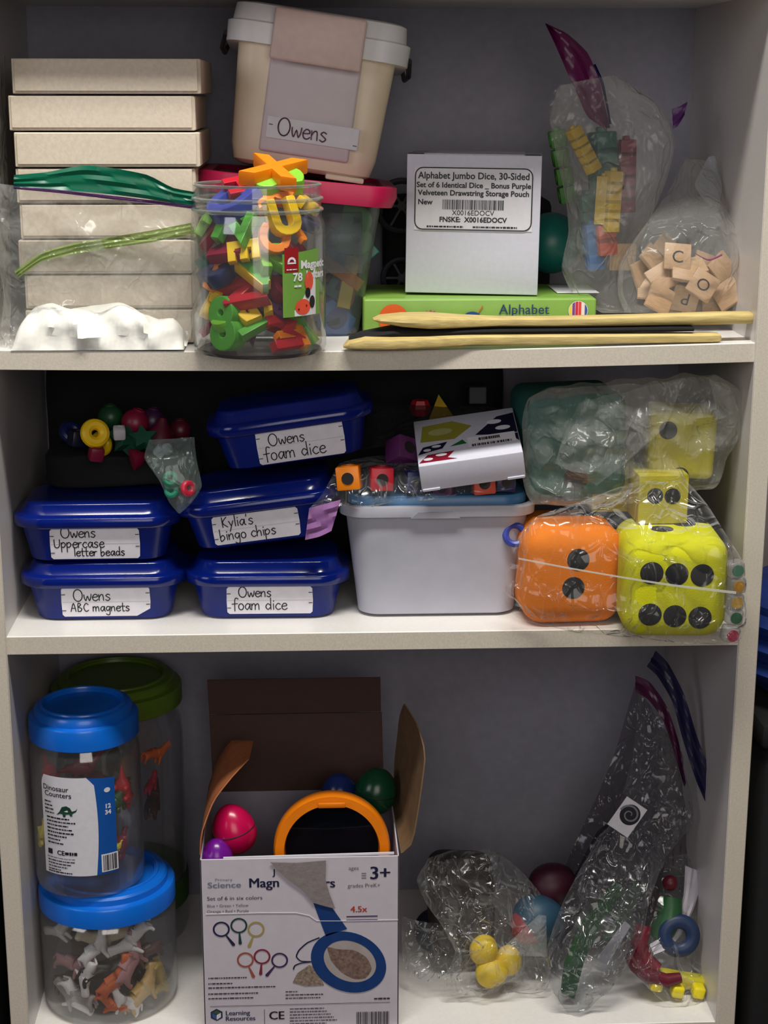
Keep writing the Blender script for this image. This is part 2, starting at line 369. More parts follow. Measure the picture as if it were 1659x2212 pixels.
# neighbours of the bookcase
bx = thing('storage_case', 'black storage case standing on the floor right of the bookcase', 'case', (.93, .14, -1.0))
MB().rbox((0, 0, .28), (.27, .26, .56), .02, 3).build('body', BLACK, bx); MB().rbox((0, 0, .575), (.275, .265, .03), .008, 2).build('lid', BLACK, bx)
BLUEC = mat('blue_fabric', (22, 52, 128), .55, .15, 30, bump=.6, bscale=25, stretch=(1, 1, 5))
rg = []
for i in range(15):
    t = i/14; r = .115*(1-(2*t-1)**6)**.5+.01; r += .006*math.sin(i*2.1)
    rg.append([((r*1.05)*math.cos(2*PI*j/28), r*math.sin(2*PI*j/28), t*.125) for j in range(28)])
o = MB().loft(rg).build('folded_blanket', BLUEC, None); o.location = (.915, .12, -.405)
tag(o, 'bright blue bundled cloth lying on the black case beside the bookcase', 'cloth')
lb = thing('floor_case', 'black case standing on the floor left of the bookcase', 'case', (-.14, .16, -1.0))
MB().rbox((0, 0, .45), (.2, .28, .9), .015, 3).build('body', BLACK, lb); MB().rbox((0, 0, .91), (.205, .285, .02), .006, 2).build('lid', BLACK, lb)
# ---------------- stack of cream boxes ----------------
edges = [(24, 433), (17, 421), (30, 431), (33, 422), (41, 421), (39, 419), (52, 420), (55, 420)]
zt = at(220, 124.5, .05).z; zb = sz(.11)+.0002; hh = (zt-zb)/8
names = ['topmost', 'second from top', 'third from top', 'fourth from top', 'fifth from top', 'sixth from top', 'second from bottom', 'lowest']
seen = ['with nothing on it', 'jutting out furthest left', 'just above the green zip', 'behind the green zip of the bag', 'seen just under the zip', 'seen through the clear bag', 'just above the white filling', 'behind the white filling']
for i, (xa, xb) in enumerate(edges):
    z = zt-hh*(i+1); yc = 124.5+77*(i+.5); a = max(.0022, at(xa, yc, .05).x); b = at(xb, yc, .05).x; wd = b-a
    yf = .05+[0, .001, -.001, .001, .002, 0, .002, 0][i]
    t = thing('cardboard_box', f'flat cream box {names[i]} of the stack, {seen[i]}', 'box', ((a+b)/2, yf, z), group='cream boxes stacked on the upper shelf')
    MB().rbox((0, .1, hh/2), (wd-.001, .198, hh-.0018), .0007, 1).build('body', CREAM, t)
    MB().rbox((0, -.0004, hh*.53), (wd-.006, .001, hh*.86), .0004, 1).build('front_flap', CREAM, t)
    MB().rbox((wd/2-.0006, .1, hh*.5), (.0016, .197, hh*.92), .0005, 1).build('side_flap', CREAM, t)
# ---------------- zip bag with white filling, left front ----------------
GREENZ = film('green_zip_plastic', (.10, .42, .33), .6, (14, 118, 88), .25, 0, 40, .3)
PURZ = film('violet_zip_plastic', (.5, .35, .55), .5, (120, 80, 140), .25, 0, 40, .3)
LIME = film('lime_zip_plastic', (.75, .85, .6), .3, (160, 180, 110), .25, .3, 60, .3)
zb_ = thing('zip_bag', 'large clear zip bag with green zip leaning on the cream boxes', 'bag', at(215, 748, .02), wl=True)
bag('film', [(-8, 395), (-10, 480), (-4, 560), (8, 640), (2, 720), (24, 748, .012)], [(423, 445), (421, 500), (421, 560), (418, 620), (420, 690), (404, 748, .012)], .026, .020, CLEAR, zb_, seed=4, amp=.0045)
strip('zip_strip', [(30, 378), (100, 372), (180, 357), (250, 364), (320, 378), (372, 405), (422, 415)], [(30, 405), (100, 408), (180, 414), (250, 421), (320, 430), (372, 438), (422, 445)], .018, .0012, GREENZ, zb_)
strip('zip_track', [(30, 403), (120, 409), (220, 420), (330, 433), (424, 445)], [(30, 408), (120, 416), (220, 428), (330, 441), (424, 452)], .0165, .002, PURZ, zb_)
strip('inner_zip_strip', [(30, 585), (90, 545), (160, 525), (240, 512), (330, 497), (420, 480)], [(40, 600), (90, 565), (160, 548), (240, 536), (330, 523), (420, 505)], .015, .001, LIME, zb_)
c3 = at(215, 748, .02)
rnd = random.Random(5); rings = []; gcr = creaser(21, 10, .011, 18, 60)
top = [(30, 745), (45, 700), (70, 668), (110, 655), (150, 668), (210, 662), (260, 655), (300, 672), (340, 690), (375, 690), (395, 715), (400, 742)]
tw = resample([at(a, b, .022) for a, b in top], 46)
for p in tw:
    ring = []
    for k in range(17):
        a = PI*k/16; h = max(.002, p.z-.0008-zb); q = Vector((p.x, .026-.0235*math.cos(a)*(1-.25*math.sin(a)), zb+.001+h*math.sin(a)**.7))
        q.y += gcr(q.x, q.z)*.6 if 0 < k < 16 else 0; ring.append(q)
    rings.append(ring)
WPOW = mat('white_filling', (235, 234, 226), .4, .04, 60, bump=.6, bscale=60)
t = MB().loft(rings).build('packing_filling', WPOW, None, ang=50); tag(t, 'soft white filling lying in the bottom of the green-zip bag', 'filling', kind='stuff')
bag('side_sleeve', [(-24, 120, .02), (-24, 300, .02), (-22, 500, .02), (-22, 700, .02), (-20, 752, .02)], [(12, 120, .1), (14, 300, .1), (22, 500, .09), (24, 640, .07), (20, 752, .02)], .04, .006, CLEAR, zb_, seed=9, nr=40, nc=14, amp=.003)
# ---------------- letters ----------------
COLS = {'orange': (245, 135, 10), 'lime green': (130, 200, 60), 'green': (90, 175, 60), 'yellow': (250, 205, 15), 'red': (190, 25, 45), 'dark red': (150, 20, 60), 'blue': (52, 68, 160), 'navy': (35, 45, 95), 'teal': (20, 110, 100), 'sky blue': (50, 120, 200), 'purple': (95, 40, 90), 'coral': (225, 85, 60)}
def plastic(c): return mat('plastic_'+c.replace(' ', '_'), COLS[c], .38, .05, 80)
LCACHE = {}
def magnet(ch, colr, p, size, rot, label, group, ext=.0042, name='magnetic_letter', cat='letter'):
    key = (ch, ext)
    if key not in LCACHE:
        vs, fs = glyphs(ch, 1, 'CENTER', ext=ext/.04, bold=.035, res=4, bev=.02)
        cx = sum(v.x for v in vs)/len(vs); cz = (min(v.z for v in vs)+max(v.z for v in vs))/2
        hgt = max(v.z for v in vs)-min(v.z for v in vs); hw_ = (max(v.x for v in vs)-min(v.x for v in vs))
        mb = MB().add([(v-Vector((cx, 0, cz))) for v in vs], fs); ob = mb.build(name, plastic(colr), thing('t', None, None, (0, 0, 0)), True)
        LCACHE[key] = (ob.data, hgt); pe = ob.parent; bpy.data.objects.remove(ob); bpy.data.objects.remove(pe)
        LCACHE[key][0].materials.clear(); LCACHE[key][0].materials.append(None)
    me, hgt = LCACHE[key]
    o = bpy.data.objects.new(name, me); COL.objects.link(o); o.location = p; o.rotation_mode = 'YXZ'; o.rotation_euler = Euler(tuple(map(D, rot)), 'YXZ'); o.scale = (size/hgt,)*3
    o.material_slots[0].link = 'OBJECT'; o.material_slots[0].material = plastic(colr)
    return tag(o, label, cat, group)
# ---------------- open jar of magnetic letters ----------------
jc = Vector((.2649, .010, sz(.265)+.0004)); jt = at(558, 398, .008).z-jc.z
j = thing('letter_jar', 'open clear plastic jar of magnetic letters overhanging the upper shelf edge', 'jar', jc)
JR = .0655
prof = [(JR*.86, 0), (JR*.96, .001), (JR, .006), (JR, .118), (JR*.985, .126), (JR*.95, .132), (JR*.95, .1355), (JR*.97, .137), (JR*.97, .139), (JR*.945, .141), (JR*.945, .146), (JR*.965, .1475), (JR*.965, .1495), (JR*.94, .151), (JR*.94, jt-.001), (JR*.925, jt)]
inn = [(r-.0012, z) for r, z in prof[::-1][1:-2]]+[(JR*.93, .004), (0.001, .0035)]
MB().lathe(prof+inn, 72, cap1=True, cap0=True).build('body', JAR, j)
MB().torus(JR*.90, .0017, 72, 8, T(0, 0, .0017)).build('base_ring', film('dark_base_plastic', (.45, .45, .47), .3, (60, 60, 62), .1), j)
RIMF = film('jar_rim_plastic', (.8, .82, .82), .12, (200, 205, 200), .08, 0, 40, .6, 1.8, 3)
for rr_, zz_ in ((.955, .1380), (.952, .1485)): MB().torus(JR*rr_, .0017, 72, 8, T(0, 0, zz_)).build('thread_ring', RIMF, j)
MB().torus(JR*.93, .0014, 72, 8, T(0, 0, jt)).build('lip', RIMF, j)
LBG = mat('label_green', (112, 158, 68), .4, .03, 60)
def wpatch(x0, x1, zf0, zf1, y=-.0003, n=14):
    mb = MB(); rings = [[(x0+(x1-x0)*i/n, y, zf0(i/n)), (x0+(x1-x0)*i/n, y, zf1(i/n))] for i in range(n+1)]
    return mb.loft(rings, False, False, False)
cf = lambda v: (lambda t: v)
zl0 = at(640, 686, -.05).z-jc.z; zl1 = at(640, 545, -.05).z-jc.z; lx0 = .0245; lx1 = .072
lab = wpatch(lx0, lx1, cf(zl0), lambda t: zl1-.002+.004*t).wrap(JR+.0002).build('label', LBG, j)
wpatch(lx0+.002, lx0+.017, cf(zl1-.019), lambda t: zl1+.004, -.0006).wrap(JR+.0002).build('badge', mat('badge_red', (150, 28, 34), .4, .02), lab)
lw = words([('Magnetic', lx0+.0195, zl1-.016, .0105, 'LEFT', .0004), ('Letters', lx0+.026, zl1-.026, .0105, 'LEFT', .0004), ('78', lx0+.016, zl0+.034, .011, 'CENTER', .0003)], -.0008)
for k in range(9):
    a0 = PI*k/8; a1 = a0+.3
lw.loft([[(lx0+.0095+.0045*math.cos(a)*s_, -.0009, zl1-.0095+.0048*math.sin(a)*s_) for s_ in (.55, 1)] for a in [PI*i/8 for i in range(9)]], False, False, False)
lw.box((lx0+.0095, -.0009, zl1-.0105), (.009, .0001, .0014)); bars(lw, lx0+.004, lx0+.015, zl1-.0165, .0012, 3, -.0009)
bars(lw, lx0+.012, lx0+.020, zl0+.029, .002, 5, -.0008)
lw.mark(); lw.wrap(JR+.0002).build_parts('lettering', PAPER, lab)
pic = MB()
def disc(mb, cx, cz, rx, rz, y, n=18): mb.add([(cx+rx*math.cos(2*PI*i/n), y, cz+rz*math.sin(2*PI*i/n)) for i in range(n)], [tuple(range(n))])
wp = wpatch(lx0+.012, lx0+.040, lambda t: zl0+.0005, lambda t: zl0+.006+.042*t**1.3, -.0006, 12); wp.wrap(JR+.0002).build('printed_cloud', PAPER, lab)
disc(pic, lx0+.022, zl0+.009, .0095, .0075, -.0009); disc(pic, lx0+.030, zl0+.033, .006, .009, -.0009); pic.wrap(JR+.0002).build('printed_letters', plastic('coral'), lab)
pic = MB(); disc(pic, lx0+.034, zl0+.013, .004, .006, -.0011); disc(pic, lx0+.028, zl0+.022, .0035, .005, -.0011); disc(pic, lx0+.0165, zl0+.007, .0009, .0009, -.0012); disc(pic, lx0+.026, zl0+.010, .0009, .0009, -.0012)
pic.wrap(JR+.0002).build('printed_shadows', INK, lab)
# (char, px, py, colour, size m, roll in picture, rx tilt, rz, depth into the jar from the front wall, place words)
JL = [('X', 592, 372, 'orange', .052, 20, -70, 20, .052, 'lying flat on top of the jar'), ('S', 600, 396, 'lime green', .055, 75, -62, 0, .05, 'under the orange X at the jar rim'),
 ('H', 522, 405, 'red', .034, 70, -60, 0, .05, 'at the jar rim left of the X'), ('R', 595, 428, 'orange', .042, 80, -50, 10, .042, 'just inside the jar rim'), ('T', 540, 425, 'orange', .038, 100, -60, 30, .07, 'behind the jar rim, on its side'),
 ('D', 492, 448, 'blue', .052, 90, -60, -10, .032, 'under the rim on the left'), ('U', 612, 470, 'yellow', .040, -8, -20, 0, .018, 'upright under the jar rim'), ('P', 672, 447, 'yellow', .036, 95, -55, 25, .028, 'at the right under the rim'),
 ('C', 592, 515, 'orange', .034, -75, -25, 0, .016, 'below the yellow U'), ('J', 646, 503, 'orange', .028, 10, -10, 30, .016, 'right of the orange C'), ('O', 668, 478, 'navy', .038, 0, -60, 20, .03, 'right of the yellow U'),
 ('Z', 500, 492, 'green', .040, 96, -35, -10, .015, 'lying across the upper jar'), ('L', 436, 485, 'lime green', .032, 80, -30, -50, .018, 'at the left wall below the rim'), ('N', 462, 500, 'dark red', .034, 30, -20, -30, .034, 'behind the green Z'),
 ('A', 445, 578, 'orange', .045, 10, -10, -55, .02, 'at the left wall of the jar'), ('B', 482, 585, 'navy', .052, 8, -8, -25, .026, 'left of the yellow E'), ('M', 500, 530, 'dark red', .042, 75, -20, -10, .03, 'under the green Z'),
 ('E', 528, 548, 'yellow', .034, 80, -15, 0, .014, 'lying in the middle of the jar'), ('F', 560, 590, 'yellow', .044, -40, -5, 0, .012, 'leaning in the middle of the jar'), ('V', 560, 588, 'green', .052, -12, -5, 5, .022, 'behind the yellow F'),
 ('K', 588, 560, 'lime green', .040, 5, -5, 15, .024, 'beside the paper label'), ('W', 520, 628, 'red', .045, 50, -10, 0, .03, 'in the lower middle of the jar'), ('G', 548, 668, 'yellow', .038, 60, -10, 10, .026, 'above the jar floor in the middle'),
 ('8', 484, 700, 'green', .058, -12, -6, -20, .012, 'large and standing at the lower left'), ('3', 478, 692, 'lime green', .036, 8, -6, -20, .0085, 'in front of the green figure eight'), ('I', 548, 712, 'green', .036, 52, -8, 5, .012, 'leaning at the jar floor'), ('M', 622, 728, 'red', .040, 88, -30, 10, .016, 'lying on its side at the jar floor'),
 ('T', 635, 746, 'orange', .036, 92, -40, 8, .014, 'under the red M at the bottom'), ('Y', 678, 712, 'green', .040, 0, -10, 45, .014, 'at the right wall near the bottom'), ('Q', 595, 650, 'purple', .045, 20, -10, 0, .036, 'dark, behind the label'), ('S', 450, 655, 'yellow', .036, 10, -10, -50, .02, 'at the lower left wall'),
 ('R', 436, 700, 'dark red', .030, 15, -10, -60, .015, 'at the bottom left wall'), ('D', 620, 640, 'dark red', .040, 110, -20, 10, .04, 'deep behind the label'), ('H', 575, 620, 'navy', .042, 30, 0, 0, .05, 'deep in the middle of the jar'), ('N', 660, 560, 'dark red', .040, 20, 0, 20, .03, 'above the green label'), ('P', 535, 480, 'green', .042, 40, -10, 0, .045, 'deep under the rim'),
 ('C', 500, 655, 'dark red', .04, 0, 0, 0, .055, 'deep at the lower left'), ('K', 560, 690, 'purple', .045, 60, 0, 0, .06, 'deep near the jar floor'), ('A', 620, 690, 'navy', .045, 10, 0, 0, .06, 'deep at the lower right'), ('Z', 470, 540, 'teal', .045, 20, 0, 0, .06, 'deep at the left'), ('U', 640, 600, 'orange', .045, 0, 0, 0, .065, 'deep at the right')]
for ch, px, py, c, s_, ro, rx, rz, dp, wr in JL:
    q = at(px, py, jc.y); r = JR; dx = max(-r*.93, min(r*.93, q.x-jc.x)); y = jc.y-math.sqrt(r*r-dx*dx)+dp
    p = at(px, py, y); w0 = 'figure' if ch in '83' else 'letter'
    if py > 430 and rx > -22 and ch not in '8U': rx = -22-((px*7+py) % 40)
    o = magnet(ch, c, p, s_*.92, (rx, ro, rz*.3), f'{c} magnetic {w0} {ch}, {wr}', 'magnetic letters in the open jar')
    if py > 430: fit_in(o, jc.x, jc.y, JR-.0022, jc.z+.005, 1)
# ---------------- tub with pink lid ----------------
tb = thing('storage_tub', 'clear plastic tub with raspberry pink lid behind the open jar', 'tub', (.3025, .172, sz(.3)+.0004))
PINK = mat('raspberry_plastic', (168, 16, 66), .4, .04, 40)
lv = [(.122, .13, .018, 0), (.128, .138, .02, .004), (.175, .168, .022, .140), (.181, .174, .022, .143), (.181, .174, .022, .151)]
MB().rr(lv+[(a-.003, b-.003, r, z) for a, b, r, z in lv[::-1]], cap0=True, cap1=True).build('body', TUBM, tb)
MB().rbox((.042, -.0768, .098), (.05, .004, .062), .0018, 2, RX(0)).build('wall_recess', TUBM, tb)
ld = MB().rr([(.198, .186, .028, -.012), (.206, .188, .03, -.002), (.204, .186, .03, .008), (.19, .178, .028, .009), (.176, .164, .024, .0085), (.17, .158, .022, .004)], 8, mx=T(.001, .002, .154) @ RY(5.5)); ld.build('lid', PINK, tb)
TL = [('L', 722, 492, 'coral', .035, 85, 'under the tub lid'), ('I', 733, 525, 'yellow', .045, -50, 'slanting below the coral L'), ('O', 748, 560, 'purple', .045, 0, 'in the middle of the tub'), ('I', 738, 590, 'orange', .05, -55, 'slanting in the middle of the tub'), ('E', 722, 610, 'teal', .04, -60, 'left of the orange bar'), ('N', 718, 630, 'red', .04, 100, 'low in the tub beside the jar'),
 ('I', 752, 610, 'yellow', .055, 12, 'upright at the right wall of the tub'), ('R', 735, 650, 'coral', .03, 95, 'in the lower tub'), ('S', 720, 680, 'sky blue', .045, -60, 'at the tub bottom'), ('C', 724, 692, 'sky blue', .04, -50, 'lowest at the tub bottom'), ('Z', 752, 535, 'teal', .05, -40, 'in the upper right of the tub'), ('T', 710, 560, 'dark red', .04, 30, 'behind the jar shoulder'), ('B', 778, 500, 'green', .05, 10, 'dim, in the upper right of the tub'), ('A', 728, 660, 'blue', .045, 20, 'at the lower right wall of the tub')]
for i, (ch, px, py, c, s_, ro, wr) in enumerate(TL):
    magnet(ch, c, at(px, py, .122+.012*(i % 3)), s_, (-8, ro, 0), f'{c} magnetic letter {ch} {wr}', 'magnetic letters in the pink-lid tub')
# ---------------- cream handled bin with name strip ----------------
IV = mat('ivory_plastic', (236, 220, 196), .42, .03, 30); IVP = mat('pinkish_plastic', (214, 190, 184), .5, .03, 120); WHP = mat('white_plastic', (225, 225, 228), .4, .02, 60); DKP = mat('dark_plastic', (30, 28, 34), .5, .05)
b0 = at(650, 374, .1)
b0.z -= .004; cb = thing('handled_bin', 'tall ivory plastic bin tilted on the pink tub lid, marked Owens', 'bin', (b0.x, .1+.075, b0.z+.002), (D(-3), D(8.5), 0))
K = .1
lv = [(.128, .118, .016, 0), (.142, .132, .02, .004), (.150, .138, .022, .02), (.163, .150, .022, .135), (.164, .152, .022, .148)]
MB().rr(lv, 8).build('body', IV, cb)
MB().rbox((0, -.0705, .082), (.092, .006, .128), .003, 3, T(0, 0, 0) @ RX(2.6)).build('front_panel', mat('lilac_white_plastic', (212, 200, 206), .5, .02, 60), cb)
lidb = MB().rr([(.186, .17, .03, .118), (.187, .171, .03, .138), (.178, .164, .028, .140), (.174, .16, .026, .156), (.165, .15, .024, .158)], 8); lidb.build('lid', WHP, cb)
MB().rbox((-.001, -.0885, .134), (.092, .006, .05), .003, 3, RX(3)).build('clip', IVP, cb)
for s_ in (-1, 1): MB().tube([(s_*.0935, -.06, .125), (s_*.097, -.03, .112), (s_*.097, .03, .112), (s_*.0935, .06, .125)], .003, 8).build('handle', DKP, cb)
MB().rbox((.045, -.06, -.001), (.04, .012, .006), .002, 2).build('foot_rim', IV, cb)
st = MB().rbox((.006, -.0762, .0405), (.094, .0008, .0215), .0003, 1, RX(1)).build('name_strip', PAPER, cb)
hw = MB(); write(hw, 'Owens', -.030, .034, .0175, .0014, -.02, y=-.0771); hw.box((-.037, -.0771, .043), (.004, .0001, .0009)); hw.box((.050, -.0771, .034), (.004, .0001, .0009)); hw.build_parts('handwriting', PURPM, st, mx=RX(1))
# ---------------- green game box ----------------
GRN = mat('game_box_green', (126, 166, 70), .38, .03, 40)
zs = sz(.49); zg = at(1000, 645, .086).z; gx0, gx1 = at(785, 680, .086).x, at(1288, 680, .086).x; gw = gx1-gx0
gb = thing('game_box', 'flat lime green alphabet game box under the white dice box', 'box', ((gx0+gx1)/2, .087, zs+.0004))
gh = zg-zs-.001
MB().rbox((0, .0675, gh/2), (gw, .135, gh), .0022, 3).build('body', GRN, gb)
MB().rbox((0, .0675, gh-.0005), (gw-.006, .128, .0016), .0006, 1).build('lid_print', GRN, gb)
def gp(px, py): q = at(px, py, .086); return (q.x-(gx0+gx1)/2, q.z-zs)
def flatp(mb, pts, f, y): mb.add([(f(*p)[0], y, f(*p)[1]) for p in pts], [tuple(range(len(pts)))])
c1 = gp(850, 686); mb = MB(); disc(mb, c1[0], c1[1]-.002, .0155, .0155, -.0012, 28); mb.build('orange_dot', mat('print_orange', (215, 90, 25), .4, 0), gb, False)
words([('4 boards', c1[0], c1[1]-.0035, .0085)], -.0014).build_parts('dot_lettering', PAPER, gb)
c2 = gp(930, 682); mb = MB()
n = 28; mb.add([(c2[0]+(.0105 if i % 2 else .0078)*math.cos(2*PI*i/n), -.0012, c2[1]-.004+(.010 if i % 2 else .0075)*math.sin(2*PI*i/n)) for i in range(n)], [tuple(range(n))]); mb.build('pink_burst', mat('print_pink', (190, 50, 120), .4, 0), gb, False)
c4 = gp(1132, 672); words([('Alphabet', c4[0], c4[1]-.0035, .0145, 'CENTER', .0001)], -.0012).build('lettering', mat('print_navy', (28, 60, 90), .4, 0), gb, False)
c5 = gp(1249, 672); mb = MB(); disc(mb, c5[0], c5[1], .0102, .0102, -.0012, 28); eg = mb.build('ball_emblem', PAPER, gb, False)
for k, cc in enumerate([(225, 200, 60), (120, 60, 130), (200, 30, 60), (215, 60, 40), (230, 215, 200), (60, 80, 150)]):
    mb = MB(); x0 = -.0095+k*.00325; ys = []
    q = [(x0+.0028*i/4) for i in range(5)]; R_ = .0096
    up = [(x, math.sqrt(max(0, R_*R_-x*x))) for x in q]; mb.add([(c5[0]+x, -.0014, c5[1]+z) for x, z in up]+[(c5[0]+x, -.0014, c5[1]-z) for x, z in up[::-1]], [tuple(range(10))])
    mb.build('stripe', mat(f'emblem_{k}', cc, .4, 0), eg, False)
c3_ = gp(1020, 680); mb = MB(); disc(mb, c3_[0], c3_[1]-.003, .009, .006, -.0012); mb.add([(c3_[0]-.020, -.0012, c3_[1]-.009), (c3_[0]-.004, -.0012, c3_[1]+.001), (c3_[0]-.002, -.0012, c3_[1]-.007)], [(0, 1, 2)]); mb.build('bird_print', mat('print_blue', (30, 70, 130), .4, 0), gb, False)
mb = MB(); mb.add([(c3_[0]-.021, -.0013, c3_[1]-.010), (c3_[0]-.012, -.0013, c3_[1]-.0035), (c3_[0]-.008, -.0013, c3_[1]-.009)], [(0, 1, 2)]); mb.tube([(c3_[0]+.006, -.0012, c3_[1]+.002), (c3_[0]+.011, -.0012, c3_[1]+.009)], .0005, 5); mb.build('bird_tail', mat('print_orange', (215, 90, 25)), gb, False)
ps = tag(MB().rbox((.60, .16, zg+.0008), (.045, .07, .0008), .0003, 1, None).build('paper_slip', PAPER, None), 'white paper slip lying on the right end of the green box', 'paper')
# ---------------- white dice box ----------------
q0 = atz(873, 634, zg); q1 = atz(1150, 641, zg); yaw = -8
dw = .139; dh = at(1010, 338, .115).z-zg
db = thing('dice_box', 'upright white card box with a black-framed printed dice label', 'box', ((q0.x+q1.x)/2+.003, .112, zg+.0018), (0, D(.6), D(yaw)))
MB().rbox((0, .045, dh/2), (dw, .09, dh), .0009, 2).build('body', CARD, db)
for s_ in (-1, 1): MB().rbox((s_*(dw/2-.009), .004, dh+.0003), (.016, .006, .0012), .0003, 1).build('tuck_tab', DKP, db)
MB().rbox((0, .045, dh+.0004), (dw-.036, .088, .0008), .0003, 1).build('lid_flap', CARD, db)
lbz = dh-.045
st = MB().rbox((0, -.0003, lbz), (.123, .0006, .065), .0002, 1).build('label', PAPER, db)
mb = MB(); path = []
for q, (sx, sy) in enumerate([(1, 1), (-1, 1), (-1, -1), (1, -1)]):
    for k in range(6): a = q*PI/2+k*PI/10; path.append((sx*(.0605-.008)+.008*math.cos(a), -.0008, lbz+sy*(.0315-.008)+.008*math.sin(a)))
mb.tube(path, .0006, 6, True); mb.build('frame_line', INK, st, False)
tw_ = words([('Alphabet Jumbo Dice, 30-Sided', 0, lbz+.0205, .0096, 'CENTER', .0002, .95), ('Set of 6 Identical Dice _ Bonus Purple', 0, lbz+.0115, .0077, 'CENTER', .0002), ('Velveteen Drawstring Storage Pouch', 0, lbz+.0035, .0077, 'CENTER', .0002), ('New', -.050, lbz-.006, .0077, 'CENTER', .0002), ('X0016EDOCV', 0, lbz-.0165, .0072), ('FNSKE:  X0016EDOCV', 0, lbz-.0235, .0072, 'CENTER', .0002)], -.0009)
barcode(tw_, -.032, .032, lbz-.0108, lbz-.0008, 4, -.0009)
bars(tw_, -.048, -.010, lbz-.0285, .0018, 8, -.0009); bars(tw_, .0, .046, lbz-.0285, .0018, 9, -.0009); tw_.build_parts('lettering', INK, st)
# ---------------- wooden paddles and the black one between ----------------
WOOD = mat('pale_bamboo', (205, 182, 118), .5, .12, 25, bump=.1, bscale=60, stretch=(1.5, 12, 12))
def paddle(name, label, stn, mt, cat='paddle', grp=None):
    rings = []
    for px, yt, yb, Y, dep in stn:
        a = at(px, yt, Y); b = at(px, yb, Y); zc = (a.z+b.z)/2; h = max(.0008, (a.z-b.z)/2); ring = []
        for k in range(16):
            t_ = 2*PI*k/16; c_, s_ = math.cos(t_), math.sin(t_); ring.append((a.x, Y+dep/2+dep/2*abs(c_)**.6*(1 if c_ > 0 else -1), zc+h*abs(s_)**.6*(1 if s_ > 0 else -1)))
        rings.append(ring)
    return tag(MB().loft(rings).build(name, mt, None), label, cat, grp)
paddle('wooden_paddle', 'pale wooden paddle lowest at the upper shelf edge, round tip left', [(742, 748, 752, -.004, .012), (755, 738, 757, -.012, .034), (790, 730, 760, -.016, .05), (850, 731, 760, -.014, .05), (930, 728, 756, -.008, .038), (1020, 724, 750, 0, .026), (1150, 723, 748, .004, .02), (1350, 722, 744, .006, .019), (1540, 721, 741, .008, .019), (1556, 722, 740, .009, .017), (1559, 726, 736, .011, .012)], WOOD)
paddle('wooden_paddle', 'pale wooden paddle lying on top of the black one, handle reaching right', [(806, 690, 692, .004, .012), (822, 687, 700, -.004, .034), (870, 685, 710, -.008, .05), (930, 684, 715, -.006, .05), (1000, 686, 712, .002, .036), (1080, 687, 708, .008, .024), (1200, 686, 708, .010, .02), (1400, 681, 705, .012, .019), (1560, 676, 703, .014, .019), (1625, 675, 701, .014, .019), (1632, 680, 696, .016, .012)], WOOD)
paddle('black_paddle', 'thin black paddle sandwiched between the two wooden ones', [(754, 729, 738, .0, .012), (780, 724, 737, -.004, .036), (850, 712, 729, -.004, .044), (930, 714, 728, .0, .04), (1020, 712, 723, .004, .03), (1200, 710, 721, .008, .026), (1450, 706, 719, .01, .024), (1500, 707, 717, .01, .022)], BLACK)
# ---------------- linking cube trains in a tall bag ----------------
def cube_mesh(s_, hole=True):
    mb = MB(); mb.rbox((0, 0, 0), (s_, s_, s_), s_*.07, 2)
    if hole:
        mb.lathe([(s_*.31, 0), (s_*.31, .0006), (s_*.25, .0006), (s_*.24, -.0002)], 20, T(0, -s_/2, 0) @ RX(90), False, False)
    mb.lathe([(s_*.24, s_*.5), (s_*.24, s_*.68), (s_*.2, s_*.72)], 16); return mb
HOLE = mat('hole_dark', (25, 20, 22), .7, 0)
_c0 = cube_mesh(.018).build('cube', plastic('yellow'), thing('t', None, None, (0, 0, 0))); CUBE = _c0.data; bpy.data.objects.remove(_c0.parent); bpy.data.objects.remove(_c0); CUBE.materials.clear(); CUBE.materials.append(None)
def train(c, a, b, n, lab, s_=.018, Y=.1, tw=0):
    A = at(a[0], a[1], Y); B = at(b[0], b[1], Y); d = (B-A)
    t = thing('cube_train', lab, 'toy', A); t.rotation_mode = 'QUATERNION'; t.rotation_quaternion = (-d).to_track_quat('Z', 'Y') @ RZ(tw).to_quaternion()
    tag(t, None, None, 'joined linking cubes in the tall bag')
    for k in range(n):
        o = bpy.data.objects.new('cube', CUBE); COL.objects.link(o); o.parent = t; o.location = (0, 0, -d.length*k/max(1, n-1)); o.scale = (s_/.018,)*3
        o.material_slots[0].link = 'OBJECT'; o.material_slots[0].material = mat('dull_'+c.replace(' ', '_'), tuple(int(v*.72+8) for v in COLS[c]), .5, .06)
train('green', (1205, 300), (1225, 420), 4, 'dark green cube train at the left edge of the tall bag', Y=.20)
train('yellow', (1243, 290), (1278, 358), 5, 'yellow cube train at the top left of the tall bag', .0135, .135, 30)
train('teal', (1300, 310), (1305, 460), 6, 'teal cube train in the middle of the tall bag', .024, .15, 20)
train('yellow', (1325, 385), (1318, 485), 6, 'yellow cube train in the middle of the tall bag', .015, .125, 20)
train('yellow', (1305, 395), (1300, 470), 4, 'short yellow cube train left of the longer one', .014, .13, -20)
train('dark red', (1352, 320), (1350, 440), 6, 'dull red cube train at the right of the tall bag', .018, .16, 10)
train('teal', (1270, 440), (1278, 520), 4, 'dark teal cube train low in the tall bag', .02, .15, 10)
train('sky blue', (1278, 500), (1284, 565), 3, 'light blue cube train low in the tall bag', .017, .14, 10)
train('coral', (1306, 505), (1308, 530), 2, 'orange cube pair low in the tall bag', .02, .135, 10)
cbg = thing('cube_bag', 'tall clear zip bag of linking cubes with magenta zip strips', 'bag', at(1330, 676, .12), wl=True)
